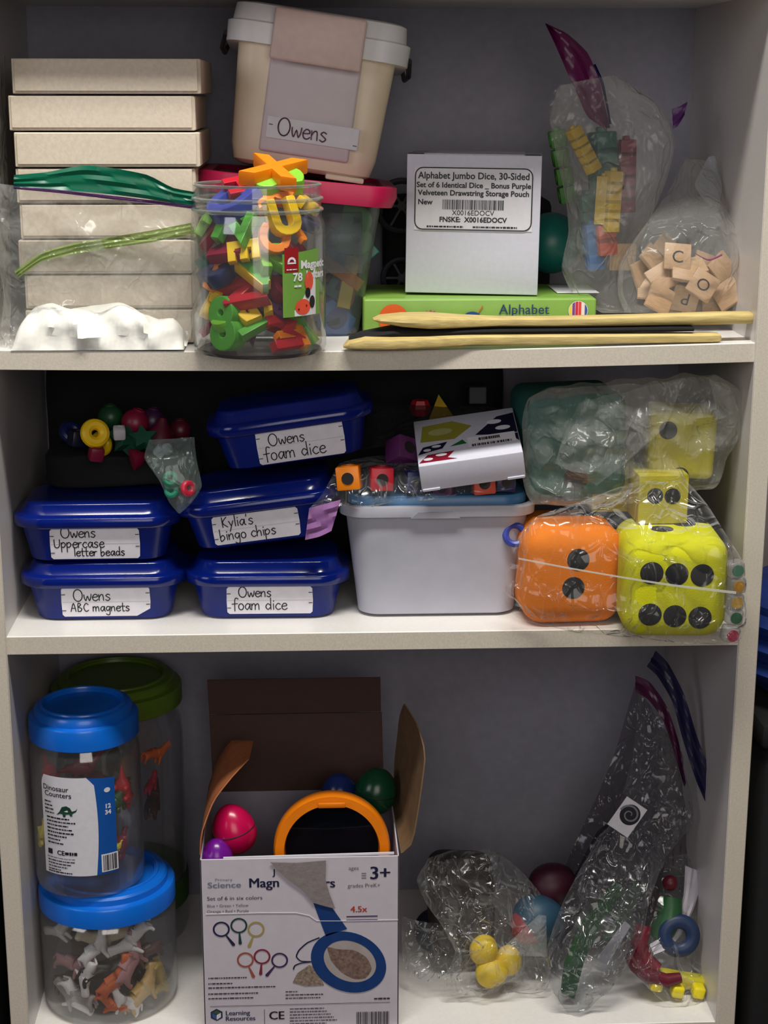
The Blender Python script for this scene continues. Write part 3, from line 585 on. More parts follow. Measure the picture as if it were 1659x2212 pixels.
bag('film', [(1205, 185), (1188, 255), (1200, 330), (1220, 420), (1228, 500), (1213, 580), (1240, 640), (1300, 676)], [(1330, 162), (1420, 225), (1458, 300), (1440, 390), (1400, 480), (1352, 560), (1345, 630), (1365, 676)], .125, .075, CLEAR, cbg, seed=11, amp=.004)
bag('back_film', [(1200, 190, .17), (1176, 262, .17), (1210, 350, .18), (1230, 430, .18)], [(1322, 152, .19), (1440, 236, .19), (1450, 300, .19), (1400, 430, .18)], .18, .01, CLEARV, cbg, seed=12, nr=24, nc=24, back=False)
MAG = mat('magenta_zip', (88, 12, 70), .35, .1, 60); INDG = mat('indigo_zip', (38, 30, 90), .35, .1, 60)
strip('zip_strip', [(1178, 50), (1225, 72), (1268, 112), (1292, 165), (1304, 220), (1318, 276)], [(1178, 52), (1198, 95), (1222, 150), (1248, 205), (1270, 252), (1306, 278)], .14, .0015, MAG, cbg, wav=.002)
strip('zip_track', [(1282, 140), (1298, 180), (1308, 225), (1316, 268)], [(1286, 138), (1303, 178), (1313, 224), (1321, 268)], .137, .002, INDG, cbg)
strip('zip_strip', [(1452, 235), (1468, 230), (1485, 220)], [(1454, 279), (1464, 272), (1478, 248)], .16, .0015, mat('dim_violet_zip', (85, 40, 105), .4, .05), cbg, n=8)
# ---------------- wooden letter tiles in a bag ----------------
TILE = mat('tile_wood', (178, 146, 114), .5, .08, 40, bump=.05, stretch=(2, 2, 12))
tiles = [('C', 1463, 555, .10, 5, 0, -20, 0), ('O', 1518, 616, .085, 32, -10, -25, 0), ('', 1430, 600, .10, -28, 15, -30, 0), ('', 1425, 645, .085, 28, 10, -20, 0), ('P', 1480, 645, .10, 10, 0, -15, 180), ('', 1495, 578, .105, -15, 0, -60, 0), ('', 1560, 580, .11, 50, 0, -30, 0), ('', 1572, 635, .09, -35, -15, -30, 0),
 ('', 1410, 560, .12, 50, 0, -50, 0), ('', 1545, 655, .10, 10, 10, -30, 0), ('', 1480, 585, .095, 10, 0, -45, 0), ('', 1390, 590, .12, 70, 0, -30, 0), ('', 1525, 575, .125, 20, 0, -30, 0), ('', 1450, 668, .11, -5, 0, -20, 0), ('', 1500, 665, .11, 15, 0, -40, 0), ('', 1585, 600, .12, -20, 0, -20, 0), ('', 1405, 620, .115, 5, 0, -30, 0), ('', 1345, 555, .14, 0, 0, 0, 0), ('', 1545, 605, .115, 70, 0, -20, 0), ('', 1440, 535, .14, 45, 0, -40, 0)]
tm = MB().rbox((0, 0, 0), (.0285, .005, .0285), .0012, 2)
tdesc = {0: 'pale wooden tile printed C at the top of the tile pile', 1: 'pale wooden tile printed O tilted at the right of the pile', 4: 'wooden tile printed with an upside-down P below the C tile'}
wrd = ['', '', 'blank tile turned corner-down left of the C tile', 'blank tile in front at the lower left of the tiles', '', 'tile on edge between the C and O tiles', 'tile leaning behind and above the O tile', 'blank tile right of the O tile near the bookcase side', 'tile on edge high at the left of the tiles', 'tile under the O tile at the bottom', 'tile lying flat below the C tile', 'narrow tile end furthest left in the heap', 'tile behind the O tile', 'tile at the bottom of the heap left of centre', 'tile at the bottom of the heap in the middle', 'tile standing at the far right of the heap', 'tile between the two blank left tiles', 'single small tile apart on the left of the heap', 'tile peeking out behind the O tile on the right', 'tile peeking over the back of the heap']
for i, (ch, px, py, Y, ry, rz, rx, fl) in enumerate(tiles):
    t = thing('letter_tile', tdesc.get(i, 'pale wooden '+wrd[i]), 'tile', at(px, py, Y), (D(rx), D(ry+fl), D(rz)), 'wooden letter tiles in the clear bag')
    tm2 = MB(); tm2.v = list(tm.v); tm2.f = tm.f; tm2.build('body', TILE, t)
    if ch: words([(ch, 0, -.0065, .0185)], -.0027).build('printed_letter', INK, t, False)
tbg = thing('tile_bag', 'clear zip bag of wooden letter tiles leaning on the bookcase side', 'bag', at(1480, 680, .1), wl=True)
bag('film', [(1480, 345, .16), (1440, 420, .14), (1390, 490), (1352, 545), (1335, 590), (1335, 640), (1350, 676)], [(1545, 345, .2), (1568, 420, .18), (1590, 480, .12), (1615, 550), (1618, 610), (1605, 650), (1580, 678)], .10, .085, CLEAR, tbg, seed=15, amp=.004)
strip('zip_strip', [(1500, 545, .07), (1530, 560, .068), (1560, 548, .07)], [(1502, 549, .07), (1531, 564, .068), (1560, 552, .07)], .07, .0012, mat('pink_zip', (170, 60, 120), .4, .05), tbg, n=10)
bag('fold_flap', [(1530, 340, .17), (1500, 400, .15), (1530, 440, .14)], [(1545, 338, .17), (1560, 400, .16), (1555, 450, .15)], .15, .004, film('milky_film', (.9, .9, .92), .35, (200, 205, 215), .12, .3, 45, .4), tbg, seed=5, nr=20, nc=14, back=False)
# things in the dark behind the dice box
tag(MB().ball((0, 0, 0), .034, nu=32, nv=20).build('ball', plastic('teal'), None, loc=at(1188, 590, .235)), 'dark teal ball in the shadow right of the white dice box', 'ball')
GRYW = mat('dark_grey_plastic', (46, 46, 54), .5, .05)
for px, py, r, lab in ((868, 600, .021, 'small dark toy wheel behind the dice box, near its foot'), (868, 445, .028, 'dark toy wheel above the smaller one, behind the dice box')):
    c = at(px, py, .262); t = thing('toy_spinner', lab, 'wheel', c, (D(90), 0, 0)); MB().torus(r, .0035, 36, 8).build('rim', GRYW, t); MB().lathe([(.005, -.003), (.005, .003)], 16).build('hub', GRYW, t)
    for k in range(6): MB().box((r/2, 0, 0), (r, .0025, .0025), RZ(60*k)).build('spoke', GRYW, t, False)
# ================= middle shelf =================
BLU = mat('cobalt_plastic', (8, 32, 120), .25, .04, 30, spec=.4, alpha=.96)
BLUL = mat('cobalt_lid_plastic', (8, 30, 118), .16, .04, 30, spec=.45, coat=.1, alpha=.93)
STICK = mat('sticker_white', (236, 233, 240), .45, .03, 90)
LW_, LD_ = .176, .118
def blue_bin(label, c, rot, lines, lab_x, lab_z, lab_w, lab_h, cut=None, sizes=None, ticks=True):
    t = thing('lidded_bin', label, 'bin', c, rot, 'cobalt blue lidded bins')
    lv = [(.128, .086, .022, .0), (.142, .098, .024, .003), (.157, .108, .026, .038), (.160, .110, .026, .0415)]
    MB().rr(lv+[(a-.003, b-.003, r, z) for a, b, r, z in lv[::-1]], 8).build('body', BLU, t)
    ld = MB().rr([(.172, .114, .034, .0385), (LW_, LD_, .036, .0395), (LW_-.001, LD_-.001, .036, .0490), (LW_-.003, LD_-.003, .035, .0500), (LW_-.012, LD_-.010, .032, .0512), (LW_-.017, LD_-.014, .030, .0525), (LW_-.027, LD_-.022, .025, .0612), (LW_-.0285, LD_-.0235, .024, .0625), (LW_-.0315, LD_-.0265, .023, .0633), (LW_-.036, LD_-.031, .022, .0636), (LW_-.060, LD_-.056, .012, .0637)], 8).build('lid', BLUL, t, ang=70)
    x0, x1, z0, z1 = lab_x-lab_w/2, lab_x+lab_w/2, lab_z-lab_h/2, lab_z+lab_h/2
    yb = lambda z: -(.098/2+(.108-.098)/2*min(1, max(0, (z-.003)/.035)))-.0006
    mb = MB(); zm = (z0+z1)/2; r = .0022
    poly = [(x0+r, z0), (x1-(cut or r), z0), (x1, z0+(cut*.6 if cut else r)), (x1+.0006, zm), (x1, z1-r), (x1-r, z1), (x0+r, z1), (x0, z1-r), (x0-.0004, zm), (x0, z0+r)]
    A = [Vector((x, 0, z-z0)) for x, z in poly]; ang = math.degrees(math.atan2(.005, .035))
    mx = T(0, yb(z0), z0) @ RX(ang)
    mb.loft([[tuple(p+Vector((0, .0003, 0))) for p in A], [tuple(p-Vector((0, .0003, 0))) for p in A]], mx=mx); s_ = mb.build('name_sticker', STICK, t, False)
    MB().rbox(((x0+x1)/2, -.0004, zm-z0), (lab_w-.001, .0002, .0004), .00005, 1, mx).build('sticker_seam', mat('seam_grey', (190, 188, 198), .6, 0), s_, False)
    hw = MB()
    for (txt, hx, hz, hs, sl) in lines: write(hw, txt, hx-lab_w/2+lab_x, hz, hs, .00105, sl, y=-.0006)
    if ticks:
        for hx, hz in ((x0+.002, .007), (x0+.002, lab_h-.008), (x1-.002, lab_h*.4), (x1-.002, lab_h-.007)): hw.box((hx, -.0006, hz), (.004, .0001, .0008))
    hw.build_parts('handwriting', MARK, s_, mx=mx); return t
def fy(px, py): return atz(px, py, Z2).y
fA = .0445; ZA = Z2+.0004
blue_bin('blue bin at the bottom left, sticker reading Owens ABC magnets', (.0932, .0545+.049, ZA), (0, 0, 0), [('Owens', .012, .0185, .0135, 0), ('ABC magnets', .009, .0060, .0105, 0)], .004, .0225, .092, .0335, cut=.014)
blue_bin('blue bin at the bottom right, sticker reading Owens foam dice', (.2672, .0525+.049, ZA), (0, 0, D(-1)), [('Owens', .012, .0200, .0120, 0), ('foam dice', .006, .0050, .0135, 0)], .003, .0225, .090, .0315)
blue_bin('blue bin in the middle row on the left, sticker reading Owens uppercase letter beads', (.089, .0545+.049, ZA+.0645), (0, 0, D(.5)), [('Owens', .011, .0245, .0125, 0), ('Uppercase', .004, .0130, .0115, .0), ('letter beads', .024, .0035, .0098, 0)], -.001, .0215, .092, .0340)
blue_bin('blue bin tilted up to the right, sticker reading Kylias bingo chips', at(572, 1172, .052)+Vector((0, .05, -.002)), (0, D(-7), 0), [("Kylia's", .010, .0195, .0125, 0), ('bingo chips', .006, .0050, .0125, 0)], -.006, .0215, .090, .0320)
blue_bin('topmost blue bin, tilted, sticker reading Owens foam dice', at(640, 1000, .052)+Vector((0, .05, -.001)), (0, D(-8), 0), [('Owens', .012, .0200, .0130, 0), ('foam dice', .006, .0040, .0150, 0)], .008, .0225, .090, .0370)
# ---------------- grey bin with blue lid ----------------
GRP = mat('pale_grey_plastic', (176, 176, 188), .42, .02, 60, bump=.03, bscale=300); GBL = mat('dusty_blue_plastic', (70, 124, 172), .35, .04, 30)
gt = thing('grey_bin', 'large pale grey bin with dusty blue lid on the middle shelf', 'bin', (.4475, .053+.058, Z2+.0004))
zt_ = at(930, 1093, .048).z-Z2
lv = [(.150, .100, .016, 0), (.168, .116, .022, .004), (.194, .146, .026, zt_-.010)]
MB().rr([(a, b, r, z, 0, .012*(z/zt_)) for a, b, r, z in lv]+[(a-.004, b-.004, r, z, 0, .012*(z/zt_)) for a, b, r, z in lv[::-1]], 8).build('body', GRP, gt)
n = 8; rim = MB()
# rim with the raised notch in the middle of its front
st_ = [(-.104, 0), (-.030, 0), (-.022, .0062), (.014, .0062), (.022, 0), (.104, 0)]
rim.rr([(.207, .158, .028, zt_-.0115, 0, .012), (.208, .159, .028, zt_-.002, 0, .012), (.206, .157, .028, zt_, 0, .012), (.196, .147, .024, zt_, 0, .012), (.196, .147, .024, zt_-.010, 0, .012)], 8, cap0=False, cap1=False)
ro = rim.build('rim', GRP, gt)
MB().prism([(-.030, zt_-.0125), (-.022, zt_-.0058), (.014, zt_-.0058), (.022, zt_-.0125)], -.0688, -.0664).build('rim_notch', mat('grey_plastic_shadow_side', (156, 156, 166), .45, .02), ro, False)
MB().rr([(.190, .142, .026, zt_-.001, 0, .012), (.190, .142, .026, zt_+.006, 0, .012), (.186, .138, .025, zt_+.009, 0, .012), (.150, .10, .02, zt_+.010, 0, .012)], 8).build('lid', GBL, gt)
ztop = Z2+zt_+.010
# ---------------- linking cubes in the bag on the grey bin ----------------
def lcube(c, px, py, Y, s_, rot, lab):
    t = thing('linking_cube', f'{lab}', 'toy', at(px, py, Y), tuple(map(D, rot)), 'loose linking cubes on the grey bin')
    o = bpy.data.objects.new('body', CUBE); COL.objects.link(o); o.parent = t; o.scale = (s_/.018,)*3; o.rotation_euler = (D(-90), 0, 0); o.material_slots[0].link = 'OBJECT'; o.material_slots[0].material = plastic(c)
    disc_ = MB(); disc(disc_, 0, 0, s_*.26, s_*.26, -s_/2-.0008, 24); disc_.build('hole', HOLE, t, False)
lcube('orange', 754, 1031, .050, .0245, (-6, -6, -8), 'orange linking cube at the left end of the cube bag')
lcube('red', 823, 1033, .054, .0240, (-6, 2, 4), 'raspberry linking cube right of the orange one')
lcube('coral', 1043, 1042, .056, .0230, (-6, -4, 4), 'dull orange linking cube under the colourful card box')
lcube('purple', 868, 975, .085, .0260, (-30, 20, 30), 'purple linking cube behind the raspberry one')
lcube('navy', 1090, 1040, .062, .0200, (-6, 4, 4), 'dark blue linking cube right of the dull orange one')
lcube('navy', 895, 1040, .064, .0230, (-6, 4, 14), 'almost black linking cube in the middle of the bag')
lcube('purple', 960, 1050, .070, .0220, (-6, -8, -20), 'dark purple linking cube beneath the card box')
lb_ = thing('linking_cube_bag', 'clear zip bag of linking cubes lying across the grey bin lid', 'bag', at(900, 1062, .07), wl=True)
bag('film', [(800, 985, .12), (735, 1000, .07), (712, 1040, .045), (690, 1075, .035), (665, 1100, .03)], [(1100, 965, .12), (1112, 1000, .07), (1115, 1040, .045), (1110, 1056, .045), (800, 1090, .03)], .05, .02, CLEARV, lb_, seed=31, nr=34, nc=44, amp=.004, back=False)
VIO = mat('violet_zip', (150, 100, 160), .4, .1, 80)
strip('zip_strip', [(668, 1098, .026), (700, 1090, .026), (736, 1080, .026)], [(659, 1166, .026), (690, 1158, .026), (716, 1146, .026)], .026, .0014, VIO, lb_, n=12, wav=.0015)
# ---------------- colourful domino card box ----------------
q = at(1020, 1010, .036)
pb = thing('pattern_box', 'small white card box printed with spotted coloured shapes, on the cubes', 'box', at(1024, 1047, .030), (D(15), D(-8.5), D(-3)))
bw, bd, bh = .108, .105, .030
MB().rbox((0, bd/2, bh/2), (bw, bd, bh), .0012, 2).build('body', CARD, pb)
for s_ in (-1, 1): MB().rbox((s_*(bw/2-.010), -.0002, .0015), (.018, .0016, .003), .0005, 1).build('end_tab', CARD, pb)
top = bh+.0003
def topoly(pts, name, mt, dz=0): return MB().add([(x, y, top+dz) for x, y in pts], [tuple(range(len(pts)))]).build(name, mt, pb, False)
PN = mat('print_black_navy', (20, 18, 48), .4, 0); PR = mat('print_crimson', (130, 14, 40), .4, 0); PY = mat('print_olive', (150, 145, 50), .4, 0); PG = mat('print_green', (30, 110, 50), .4, 0)
x0, x1 = -bw/2+.001, bw/2-.001
topoly([(x0, .006), (x0+.010, .022), (x0+.038, .024), (x0+.030, .011), (x0+.040, .006)], 'printed_crimson_shape', PR)
topoly([(x0, .024), (x0+.006, .040), (x0+.032, .046), (x0+.026, .032), (x0+.012, .028)], 'printed_navy_shape', PN)
topoly([(x0+.004, .052), (x0+.040, .050), (x0+.060, .075), (x0+.040, .092), (x0+.008, .088)], 'printed_olive_shape', PY)
topoly([(x0+.034, .034), (x0+.048, .046), (x0+.052, .036)], 'printed_green_shape', PG)
topoly([(x0+.062, .052), (x0+.088, .088), (x1, .092), (x1, .046), (x0+.086, .046)], 'printed_navy_shape', PN)
topoly([(x1-.004, .034), (x1, .026), (x1, .044), (x1-.016, .042)], 'printed_navy_shape', PN)
dts = MB()
for cx, cy, rx, ry in ((x0+.010, .012, .005, .003), (x0+.024, .018, .006, .0028), (x0+.010, .032, .004, .003), (x0+.020, .038, .005, .0028), (x1-.014, .060, .008, .005), (x1-.022, .076, .008, .005)):
    dts.add([(cx+rx*math.cos(2*PI*i/16), cy+ry*math.sin(2*PI*i/16), top+.0003) for i in range(16)], [tuple(range(16))]).mark()
dts.build_parts('printed_spot', PAPER, pb)
od = MB(); od.add([(x0+.026+.013*math.cos(2*PI*i/20), .070+.008*math.sin(2*PI*i/20), top+.0003) for i in range(20)], [tuple(range(20))]); od.build('printed_oval', mat('print_pale_olive', (175, 172, 110), .4, 0), pb, False)
lp = MB(); lp.add([(.0, .026, top+.0002), (.050, .026, top+.0002), (.050, .048, top+.0002), (.0, .048, top+.0002)], [(0, 1, 2, 3)]); lbp = lp.build('barcode_sticker', STICK, pb, False)
bb = MB(); rnd = random.Random(3); x = .004
while x < .046: l = rnd.choice([.0004, .0008, .0014]); bb.box((x, .029, top+.0004), (l, .005, .0001)); x += l+.0007
x = .012
while x < .034: l = rnd.choice([.0008, .0014]); bb.box((x, .041, top+.0004), (l, .006, .0001)); x += l+.0005
bb.build('barcode', INK, lbp, False)
# dark bag and geometric solids behind it
db_ = thing('dark_zip_bag', 'dusky smoke-tinted bag of small solids behind the patterned card box', 'bag', at(960, 985, .13), wl=True)
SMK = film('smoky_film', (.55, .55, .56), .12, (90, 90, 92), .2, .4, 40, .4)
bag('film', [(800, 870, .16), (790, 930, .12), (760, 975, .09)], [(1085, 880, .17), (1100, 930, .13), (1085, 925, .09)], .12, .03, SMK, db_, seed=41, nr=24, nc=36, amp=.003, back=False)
p = at(945, 880, .17); t = MB().add([(-.018, -.012, 0), (.018, -.012, 0), (0, .018, 0), (0, 0, .030)], [(0, 1, 2), (0, 1, 3), (1, 2, 3), (2, 0, 3)]).build('pyramid', mat('dull_yellow', (190, 172, 60), .5, .05), None, False); t.location = (p.x, p.y, p.z-.015); t.rotation_euler = (0, 0, .3); tag(t, 'small dull yellow pyramid in the dark behind the card box', 'toy')
p = at(907, 897, .165); t = MB().ball((0, 0, 0), .012, nu=6, nv=4).build('faceted_solid', plastic('red'), None, False); t.location = p; tag(t, 'small dark red faceted solid left of the yellow pyramid', 'toy')
p = at(1030, 870, .2); t = MB().rbox((0, 0, 0), (.02, .02, .02), .001, 1).build('small_block', GRYW, None); t.location = p; tag(t, 'small dark grey block right of the yellow pyramid', 'toy')
# ---------------- foam dice ----------------
FOAM = lambda nm, c: mat('foam_'+nm, c, .8, .03, 60, bump=.15, bscale=700)
PIP = mat('pip_black', (20, 20, 24), .75, 0)
FO = FOAM('orange', (228, 122, 0)); FYE = FOAM('yellow', (208, 208, 4)); FT = FOAM('teal', (18, 88, 80)); FY2 = FOAM('pale_yellow', (184, 172, 40))
def die(name, label, c, s_, rot, mt, r, faces, pr_=.011, grp=None):
    """faces: dict 'front'/'top'/'left'/'right' -> list of (u, v) pip centres in face units"""
    t = thing(name, label, 'die', c, tuple(map(D, rot)), grp)
    MB().rbox((0, 0, s_/2), (s_, s_, s_), r, 7).build('foam_body', mt, t, ang=60)
    for f_, ps_ in faces.items():
        base = {'front': T(0, -s_/2, s_/2), 'top': T(0, 0, s_) @ RX(-90), 'right': T(s_/2, 0, s_/2) @ RZ(90), 'left': T(-s_/2, 0, s_/2) @ RZ(-90)}[f_]
        for u, v in ps_:
            MB().lathe([(pr_, -.0006), (pr_, .0003), (pr_*.9, .0006), (pr_*.4, .0008)], 28, base @ T(u*s_, 0, v*s_) @ RX(90)).build('pip', PIP, t)
    return t
six = [(-.24, .20), (.0, .19), (.24, .18), (-.24, -.21), (0, -.22), (.24, -.23)]
oc = at(1236, 1358, .006); s_o = .106
die('foam_die', 'big orange foam die showing two pips, at the middle shelf edge', (.5842, .008+s_o/2, Z2+.0006), s_o, (0, 0, 3), FO, .024, {'front': [(0.02, .20), (-.02, -.085)], 'top': [(.25, .15)]}, .0118, 'big foam dice')
s_y = .107
die('foam_die', 'big bright yellow foam die showing six pips, right of the orange one', (.6855, -.038+s_y/2, Z2+.0006), s_y, (0, 0, -3), FYE, .022, {'front': [(-.245, .175), (-.01, .165), (.23, .155), (-.245, -.235), (-.01, -.25), (.23, -.265)], 'top': [(-.1, -.1), (.15, .1), (.3, .25)]}, .0118, 'big foam dice')
zd = Z2+s_o+.001
s_s = .052
die('small_die', 'small dusky yellow die on the orange die, half a pip showing', (at(1328, 1100, .075).x, .075+s_s/2, zd+.0008), s_s-.002, (0, 0, 1), FY2, .0012, {'front': [(0, .12)]}, .0085, 'small yellow dice')
die('small_die', 'small yellow die with two pips, standing on the big yellow one', (at(1432, 1085, .022).x, .022+s_s/2, Z2+s_y+.0014), s_s, (0, 0, 1), FY2, .0012, {'front': [(-.17, .08), (.18, .07)]}, .0084, 'small yellow dice')
o = words([('Learn', -.012, 0, .005), ('Dice', .010, 0, .005)]) if False else None
# teal big die and yellow one in the upper bag
tc = at(1242, 1079, .052)
die('foam_die', 'big dark teal foam die in the upper clear bag', (tc.x, tc.y+.056, tc.z+.001), .108, (D(0), -1.5, 3), FT, .014, {'top': [(-.14, -.2), (.22, -.15)], 'front': [(-.02, -.31)]}, .013, 'dice in the upper bag')
yc_ = at(1476, 1036, .05)
die('foam_die', 'dusty yellow foam die behind creased plastic in the upper bag', (yc_.x, yc_.y+.036, yc_.z), .070, (0, 2, -6), mat('foam_dusty_yellow', (196, 186, 60), .8, .05), .008, {'front': [(-.23, .24), (.0, -.45)], 'right': [(0, .2)]}, .0095, 'dice in the upper bag')
ub = thing('dice_bag', 'upper crinkled clear bag holding the teal and dusty yellow dice', 'bag', at(1330, 1090, .05), wl=True)
bag('film', [(1190, 838), (1142, 860), (1128, 910), (1130, 970), (1128, 1030), (1138, 1070), (1152, 1090)], [(1545, 808), (1596, 840), (1608, 890), (1600, 940), (1570, 990), (1545, 1050), (1350, 1088)], .045, .06, CLEAR, ub, seed=51, amp=.006, nr=56, nc=56, K=9, bulge=.4)
bag('folded_film', [(1250, 870, .03), (1215, 950, .03), (1200, 1000, .03)], [(1480, 815, .03), (1430, 930, .02), (1290, 1050, .025)], .025, .006, film('milky_film', (.9, .9, .92), .35, (200, 205, 215), .12, .3, 45, .4) if False else CLEAR, ub, seed=53, amp=.005, nr=34, nc=34, K=9, back=False)
bag('twisted_end', [(1530, 815, .06), (1545, 880, .05), (1520, 950, .05)], [(1575, 830, .06), (1600, 900, .05), (1555, 965, .05)], .05, .02, CLEAR, ub, seed=55, amp=.007, nr=26, nc=20, K=9)
lbg = thing('dice_bag', 'lower clear bag stretched over the orange and yellow foam dice', 'bag', at(1350, 1385, 0), wl=True)
bag('film', [(1385, 1035, .03), (1250, 1085, .015), (1160, 1115, .0), (1118, 1165, .0), (1098, 1230, -.002), (1090, 1300, -.002), (1120, 1336, .0), (1240, 1366, -.002)], [(1478, 1032, .02), (1528, 1090, .0), (1572, 1160, -.03), (1606, 1215, -.035), (1614, 1280, -.04), (1612, 1345, -.045), (1602, 1380, -.045), (1560, 1394, -.045)], -.02, .030, CLEARV, lbg, seed=61, amp=.004, nr=60, nc=60, K=7, bulge=.35, back=False)
strip('film_crease', [(1120, 1205, -.028), (1230, 1226, -.052), (1340, 1245, -.058), (1450, 1262, -.066), (1590, 1278, -.066)], [(1120, 1208, -.028), (1230, 1229, -.052), (1340, 1248, -.058), (1450, 1266, -.066), (1590, 1283, -.066)], -.05, .0008, film('crease_film', (.9, .9, .9), .5, (240, 240, 230), .1), lbg, n=30, wav=0)
# small translucent dice at the right end of the bag
TRD = film('translucent_bead', (.85, .86, .86), .25, (205, 200, 205), .1)
for i, (px, py, cc, lab) in enumerate([(1588, 1228, (70, 120, 95), 'clear small die with a dull green pip, topmost in the row'), (1590, 1262, (190, 140, 40), 'clear small die with an amber pip below the topmost one'), (1586, 1297, (180, 140, 30), 'clear small die with a mustard pip, third in the row'), (1584, 1330, (40, 90, 60), 'clear small die with a dark green pip, above the red one'), (1577, 1368, (150, 30, 60), 'clear small die with a red pip, lowest at the bag corner')]):
    t = thing('clear_die', lab, 'die', at(px, py, -.030), (0, D(4*i-6), D(6)), 'small clear dice at the right of the bag')
    MB().rbox((0, 0, 0), (.0165, .0165, .0165), .003, 3).build('body', TRD, t); MB().lathe([(.0062, 0), (.0062, .0006)], 20, T(0, -.0084, 0) @ RX(90)).build('pip', mat(f'pip_tint_{i}', cc, .5, 0), t)
t = MB().torus(.010, .0035, 28, 8, RX(70), 1).build('ring', plastic('blue'), None); t.location = at(1112, 1180, .05); tag(t, 'small blue plastic ring between the grey bin and the orange die', 'ring')
# ---------------- black fillers added to darken the back, and the bead heap ----------------
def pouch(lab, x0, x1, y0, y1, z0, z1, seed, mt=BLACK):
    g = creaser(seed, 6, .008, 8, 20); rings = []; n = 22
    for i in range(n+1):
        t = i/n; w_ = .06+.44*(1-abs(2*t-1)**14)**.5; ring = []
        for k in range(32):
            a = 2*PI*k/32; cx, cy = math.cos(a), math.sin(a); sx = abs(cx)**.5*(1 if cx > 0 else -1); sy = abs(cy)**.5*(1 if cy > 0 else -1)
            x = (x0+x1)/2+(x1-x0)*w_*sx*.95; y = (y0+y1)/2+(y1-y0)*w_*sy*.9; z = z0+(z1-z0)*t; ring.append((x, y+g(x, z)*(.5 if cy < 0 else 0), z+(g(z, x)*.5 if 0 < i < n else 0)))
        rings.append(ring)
    return tag(MB().loft(rings).build('dark_filler_pouch', mt, None), lab, 'pouch')
pouch('long black filler added to darken the back of the middle shelf', -.004, .555, .236, .322, Z2+.001, -.026, 5)
pouch('black filler added for the darkness behind the white dice box and the pink-lid tub', .395, .60, .275, .325, -.001, .135, 9)
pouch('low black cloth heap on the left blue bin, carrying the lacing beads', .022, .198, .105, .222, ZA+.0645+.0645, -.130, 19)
# ---------------- beads in the dark corner bag ----------------
bz = ZA+.0645+.066
def bead(kind, c, px, py, Y, s_, rot, lab, i=0):
    if Y >= .1: py += 20
    elif Y > .07: py += 8
    mb = MB()
    if kind == 'ring': mb.torus(s_*.6, s_*.38, 24, 10)
    elif kind == 'cube': mb.rbox((0, 0, 0), (s_*1.5,)*3, s_*.25, 2); mb.lathe([(s_*.35, s_*.74), (s_*.35, s_*.8), (s_*.5, s_*.8), (s_*.5, s_*.74)], 16, None, False, False)
    elif kind == 'ball': mb.ball((0, 0, 0), s_, nu=18, nv=12); mb.torus(s_*.35, s_*.12, 16, 6, T(0, 0, s_*.92))
    elif kind == 'star':
        mb.prism([((s_ if k % 2 else s_*.5)*math.cos(PI*k/5), (s_ if k % 2 else s_*.5)*math.sin(PI*k/5)) for k in range(10)], -s_*.35, s_*.35)
    elif kind == 'cone': mb.lathe([(s_, -s_*.6), (s_*.8, 0), (s_*.45, s_*.4), (s_*.2, s_*.9)], 18)
    BD = {'red': (128, 18, 52), 'dark red': (84, 14, 36), 'green': (26, 74, 40), 'blue': (22, 32, 90), 'navy': (20, 26, 56), 'purple': (60, 26, 62), 'teal': (24, 110, 88)}  # shade of the deep heap is mixed into these bead colours
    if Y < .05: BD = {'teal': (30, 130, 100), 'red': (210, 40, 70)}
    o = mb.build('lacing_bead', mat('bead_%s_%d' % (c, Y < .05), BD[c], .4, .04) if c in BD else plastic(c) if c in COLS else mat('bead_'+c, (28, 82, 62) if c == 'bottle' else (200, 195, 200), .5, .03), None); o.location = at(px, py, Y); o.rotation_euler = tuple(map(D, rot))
    tag(o, lab, 'bead', 'lacing beads on the left blue bin')
bead('ring', 'yellow', 203, 930, .092, .016, (70, 0, 20), 'yellow ring bead at the top left of the bead heap')
bead('ring', 'yellow', 212, 940, .115, .014, (60, 60, 20), 'second yellow ring bead tucked behind the first')
bead('cube', 'white', 258, 938, .095, .0085, (20, 0, 10), 'white cube bead right of the yellow ring bead')
bead('ball', 'red', 283, 920, .125, .015, (0, 20, 0), 'dim red round bead behind the white cube bead')
bead('star', 'bottle', 262, 965, .088, .019, (-50, 40, 20), 'dark green star bead in front of the heap')
bead('star', 'bottle', 300, 965, .09, .016, (-50, 10, 0), 'teal star bead right of the dark green one')
bead('cube', 'red', 205, 986, .085, .010, (10, 10, 20), 'raspberry cube bead lying left of the star bead')
bead('cone', 'red', 285, 985, .085, .012, (0, 80, 20), 'raspberry cone bead lying in front on the lid')
bead('cone', 'dark red', 345, 935, .12, .018, (0, 10, 0), 'dim maroon cone bead behind the small clear bag')
bead('ball', 'purple', 325, 915, .14, .014, (0, 10, 0), 'dim purple bead at the back of the heap')
bead('cube', 'navy', 165, 945, .13, .012, (0, 10, 30), 'navy cube bead in the dark at the left')
bead('ring', 'blue', 150, 920, .15, .014, (50, 10, 30), 'dark blue ring bead furthest left')
bead('cube', 'white', 338, 975, .08, .0075, (10, 40, 10), 'pale cube bead at the left edge of the small clear bag')
bead('ball', 'white', 352, 972, .08, .0065, (10, 40, 10), 'pale round bead in the small clear bag')
bead('ball', 'dark red', 390, 932, .14, .012, (0, 0, 0), 'dim maroon round bead behind the small clear bag')
bead('cube', 'purple', 300, 935, .15, .012, (0, 30, 30), 'dim purple cube bead in the middle of the heap')
bead('ball', 'green', 240, 908, .15, .014, (0, 0, 0), 'dim green round bead at the back of the heap')
sb = thing('small_bag', 'small clear pointed bag with green and pink beads hanging over the blue bin', 'bag', at(388, 1110, .04), wl=True)
